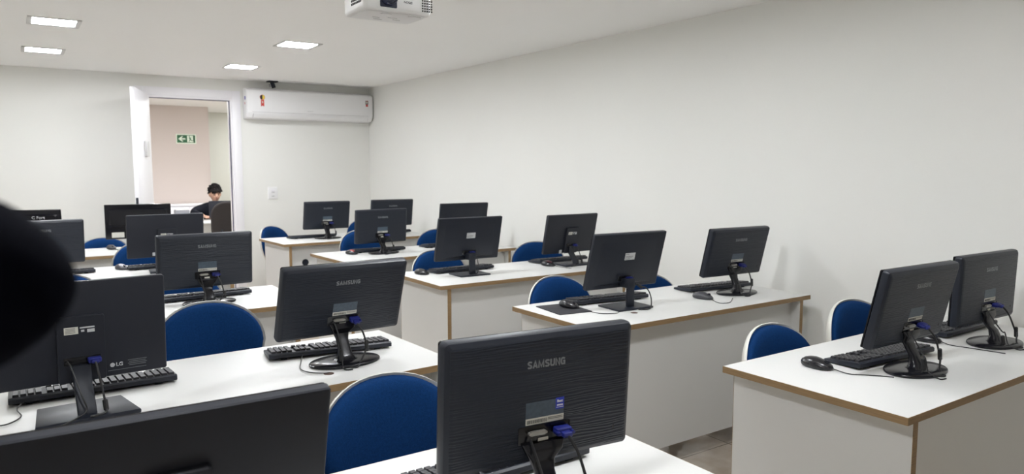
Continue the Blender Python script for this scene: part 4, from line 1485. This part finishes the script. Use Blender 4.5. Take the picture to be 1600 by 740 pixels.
    for sx_ in (-1, 1):
        r_ = bmesh.ops.create_uvsphere(bm, u_segments=14, v_segments=10, radius=1)
        for v in r_['verts']:
            v.co = nod @ Vector((sx_ * 0.074 + v.co.x * 0.009, 0.008 + v.co.y * 0.018, -0.006 + v.co.z * 0.031))
    me = remesh(bm, 0.0055, 'body')
    bm.free()
    me.materials.clear()
    me.materials.append(M['skin'])
    finish(me, 80)
    body = link('body', me, root)
    # eyes, mouth
    e = MB()
    for sx_ in (-1, 1):
        e.ellipsoid((sx_ * 0.029, -0.0815, 0.003), (0.010, 0.004, 0.0030), 12, 8, nod)
    e.build('eyes', M['hair'], body)
    e = MB()
    for sx_ in (-1, 1):
        e.tube([(sx_ * 0.014, -0.0915, 0.021), (sx_ * 0.030, -0.088, 0.026), (sx_ * 0.046, -0.076, 0.020)], 0.0028, 6, 4, nod)
    e.build('eyebrows', M['hair'], body)
    e = MB().tube([(-0.021, -0.081, -0.053), (0, -0.0885, -0.051), (0.021, -0.081, -0.053)], 0.0032, 6, 4, nod)
    e.build('lips', mat('lips', (0.30, 0.11, 0.09), 0.5), body)
    # hair: tousled cap, longer over the forehead
    rr = random.Random(11)
    hbm = MB()
    hbm.ellipsoid((0, 0.018, 0.030), (0.081, 0.090, 0.094), 28, 18, nod)
    for i in range(260):
        a = rr.uniform(0, 2 * PI)
        el = rr.uniform(-0.15, 1.5)
        front = -math.sin(a)
        lim = 0.50 if front > 0.25 else (0.15 if front > -0.3 else -0.15)
        if el < lim:
            el = rr.uniform(lim, 1.5)
        d = Vector((math.cos(a) * math.cos(el), math.sin(a) * math.cos(el), math.sin(el)))
        p0 = Vector((d.x * 0.074, d.y * 0.086 + 0.012, d.z * 0.090 + 0.032))
        side = Vector((rr.uniform(-1, 1), rr.uniform(-1, 1), rr.uniform(-0.9, 0.3)))
        side = (side - d * side.dot(d)).normalized()
        ln = rr.uniform(0.020, 0.040)
        mid = p0 + d * 0.013 + side * ln * 0.5
        tip = p0 + d * rr.uniform(0.004, 0.026) + side * ln
        hbm.tube([p0, mid, tip], rr.uniform(0.009, 0.013), 6, 3, nod, taper=lambda t: 1 - 0.6 * t)
    for i in range(22):
        x_ = -0.066 + 0.132 * i / 21
        yb_ = 0.45 * x_ * x_ / 0.066
        p0 = Vector((x_, -0.066 + yb_, 0.082 - 3.0 * x_ * x_))
        tip = Vector((x_ + rr.uniform(-0.012, 0.012), -0.090 + yb_, 0.030 + rr.uniform(-0.010, 0.012)))
        hbm.tube([p0, (p0 + tip) / 2 + Vector((0, -0.010, 0)), tip], 0.0115, 6, 3, nod, taper=lambda t: 1 - 0.65 * t)
    hbm.build('hair', M['hair'], body, angle=60)
    # jacket: torso and sleeves down to the wrists
    Vj, Rj, Ej = [], [], []
    base_n = 0
    for p, r in (((0, 0.06, 0.52), (0.165, 0.125)), ((0, 0.055, 0.66), (0.165, 0.12)), ((0, 0.035, sz_ - 0.10), (0.175, 0.118)), ((0, 0.02, sz_ + 0.005), (0.125, 0.085)), ((0, -0.01, hp.z - 0.135), (0.066, 0.062))):
        Vj.append(p)
        Rj.append(r)
        if len(Vj) > 1:
            Ej.append((len(Vj) - 2, len(Vj) - 1))
    for k, wr, sx_ in arms:
        frm = 3
        sh_ = (sx_ * 0.165, 0.02, sz_ - 0.02)
        el = (sx_ * 0.30, -0.14, st + 0.035) if sx_ < 0 else (sx_ * 0.27, -0.13, st + 0.03)
        w1 = Vector(el).lerp(Vector(wr), 0.86)
        for p, r in ((sh_, 0.078), ((sh_[0] * 0.5 + el[0] * 0.5 + sx_ * 0.012, (sh_[1] + el[1]) / 2, (sh_[2] + el[2]) / 2 + 0.012), 0.068), (el, 0.056), (tuple(Vector(el).lerp(Vector(wr), 0.5)), 0.048), (tuple(w1), 0.040)):
            Vj.append(p)
            Rj.append(r)
            Ej.append((frm, len(Vj) - 1))
            frm = len(Vj) - 1
    jm = skin_mesh('jacket', Vj, Ej, Rj, 0, 2)
    jm.materials.clear()
    jm.materials.append(M['jacket'])
    finish(jm, 70)
    link('jacket', jm, body)
    # trousers and shoes
    Vt, Rt, Et = [(0, 0.06, 0.50)], [(0.155, 0.115)], []
    for sx_ in (-1, 1):
        frm = 0
        for p, r in (((sx_ * 0.09, 0.0, 0.53), 0.095), ((sx_ * 0.11, -0.22, 0.53), 0.085), ((sx_ * 0.11, -0.40, 0.51), 0.068), ((sx_ * 0.11, -0.42, 0.28), 0.060), ((sx_ * 0.11, -0.40, 0.10), 0.050)):
            Vt.append(p)
            Rt.append(r)
            Et.append((frm, len(Vt) - 1))
            frm = len(Vt) - 1
    tm = skin_mesh('trousers', Vt, Et, Rt, 0, 2)
    tm.materials.clear()
    tm.materials.append(M['trousers'])
    finish(tm, 70)
    link('trousers', tm, body)
    for sx_ in (-1, 1):
        s_ = MB().ellipsoid((sx_ * 0.117, -0.48, 0.042), (0.046, 0.115, 0.042), 18, 10)
        s_.build('shoe', M['shoe'], body)
    # stool under the sitter
    stt = thing('office_stool', 'dark swivel seat under the person in the lobby, hidden by the desk', 'chair', (hp.x - 0.01, hp.y + 0.10, 0), yaw)
    MB().prism(rrect(0.42, 0.40, 0.1, 6), 0.37, 0.42, 'z', 0.015).build('seat', M['dark_fabric'], stt)
    b_ = MB().cyl((0, 0, 0.05), (0, 0, 0.37), 0.022)
    b_.build('post', M['black'], stt)
    b_ = MB()
    for i in range(5):
        a = 2 * PI * i / 5
        b_.tube([(0, 0, 0.06), (math.cos(a) * 0.24, math.sin(a) * 0.24, 0.02)], 0.018, 8, 1)
    b_.build('star_base', M['black'], stt)


build_person()


# ------------------------------------------------------------------ blurred black ball close to the lens
def build_ball():
    dist = 0.25
    right = Vector((math.cos(R(34.302)), -math.sin(R(34.302)), 0))
    fw = Vector((0.56089, 0.82219, -0.09702))
    up = Vector((0.05467, 0.08015, 0.99528))
    px = dist / 1139.3
    tip = Vector((0, 0, CAM_H)) + (fw + right * ((109 - 800) / 1139.3) - up * ((445 - 370) / 1139.3)) * dist
    # egg along the right axis, tip at the given point
    prof = []
    Ltot, rmax = 290, 138
    for i in range(25):
        s = Ltot * (i / 24) ** 1.6
        h_ = math.sqrt(max(141 * s, 0)) if s < 96 else None
        if h_ is None:
            u = (s - 96) / (Ltot - 96)
            h96 = math.sqrt(141 * 96)
            # smooth shoulder then close
            h_ = math.sqrt(max(0, 1 - max(0, (u - 0.25) / 0.75) ** 2)) * (h96 + (rmax - h96) * min(1, u / 0.25) * (2 - min(1, u / 0.25)))
        prof.append((max(h_, 0.3) * px, -s * px))
    q = right.to_track_quat('Z', 'Y').to_matrix().to_4x4()
    cen = tip - right * 150 * px
    root = thing('microphone', 'blurred black round foam head close to the camera at the left edge', 'microphone', (cen.x - 0.03 * right.x, cen.y - 0.03 * right.y, 0))
    b = MB().lathe(prof, 40, Matrix.Translation(tip - root.location) @ q)
    b.build('foam_windscreen', M['foam'], root, angle=80)
    tail = tip - right * 270 * px - root.location
    b = MB()
    b.tube([tail, tail - right * 0.06 - Vector((0, 0, 0.01)), tail - right * 0.12 - Vector((0, 0, 0.08)), tail - right * 0.13 - Vector((0, 0, 0.3))], 0.010, 12, 6)
    pb = tail - right * 0.13
    b.tube([pb - Vector((0, 0, 0.28)), Vector((pb.x, pb.y, 0.02))], 0.008, 12, 1)
    b.build('stand_pole', M['black'], root)
    MB().lathe([(0.0, 0.0), (0.11, 0.0), (0.11, 0.012), (0.02, 0.025), (0.0, 0.025)], 32, Matrix.Translation((pb.x, pb.y, 0))).build('stand_base', M['black'], root)


build_ball()
bpy.context.view_layer.update()
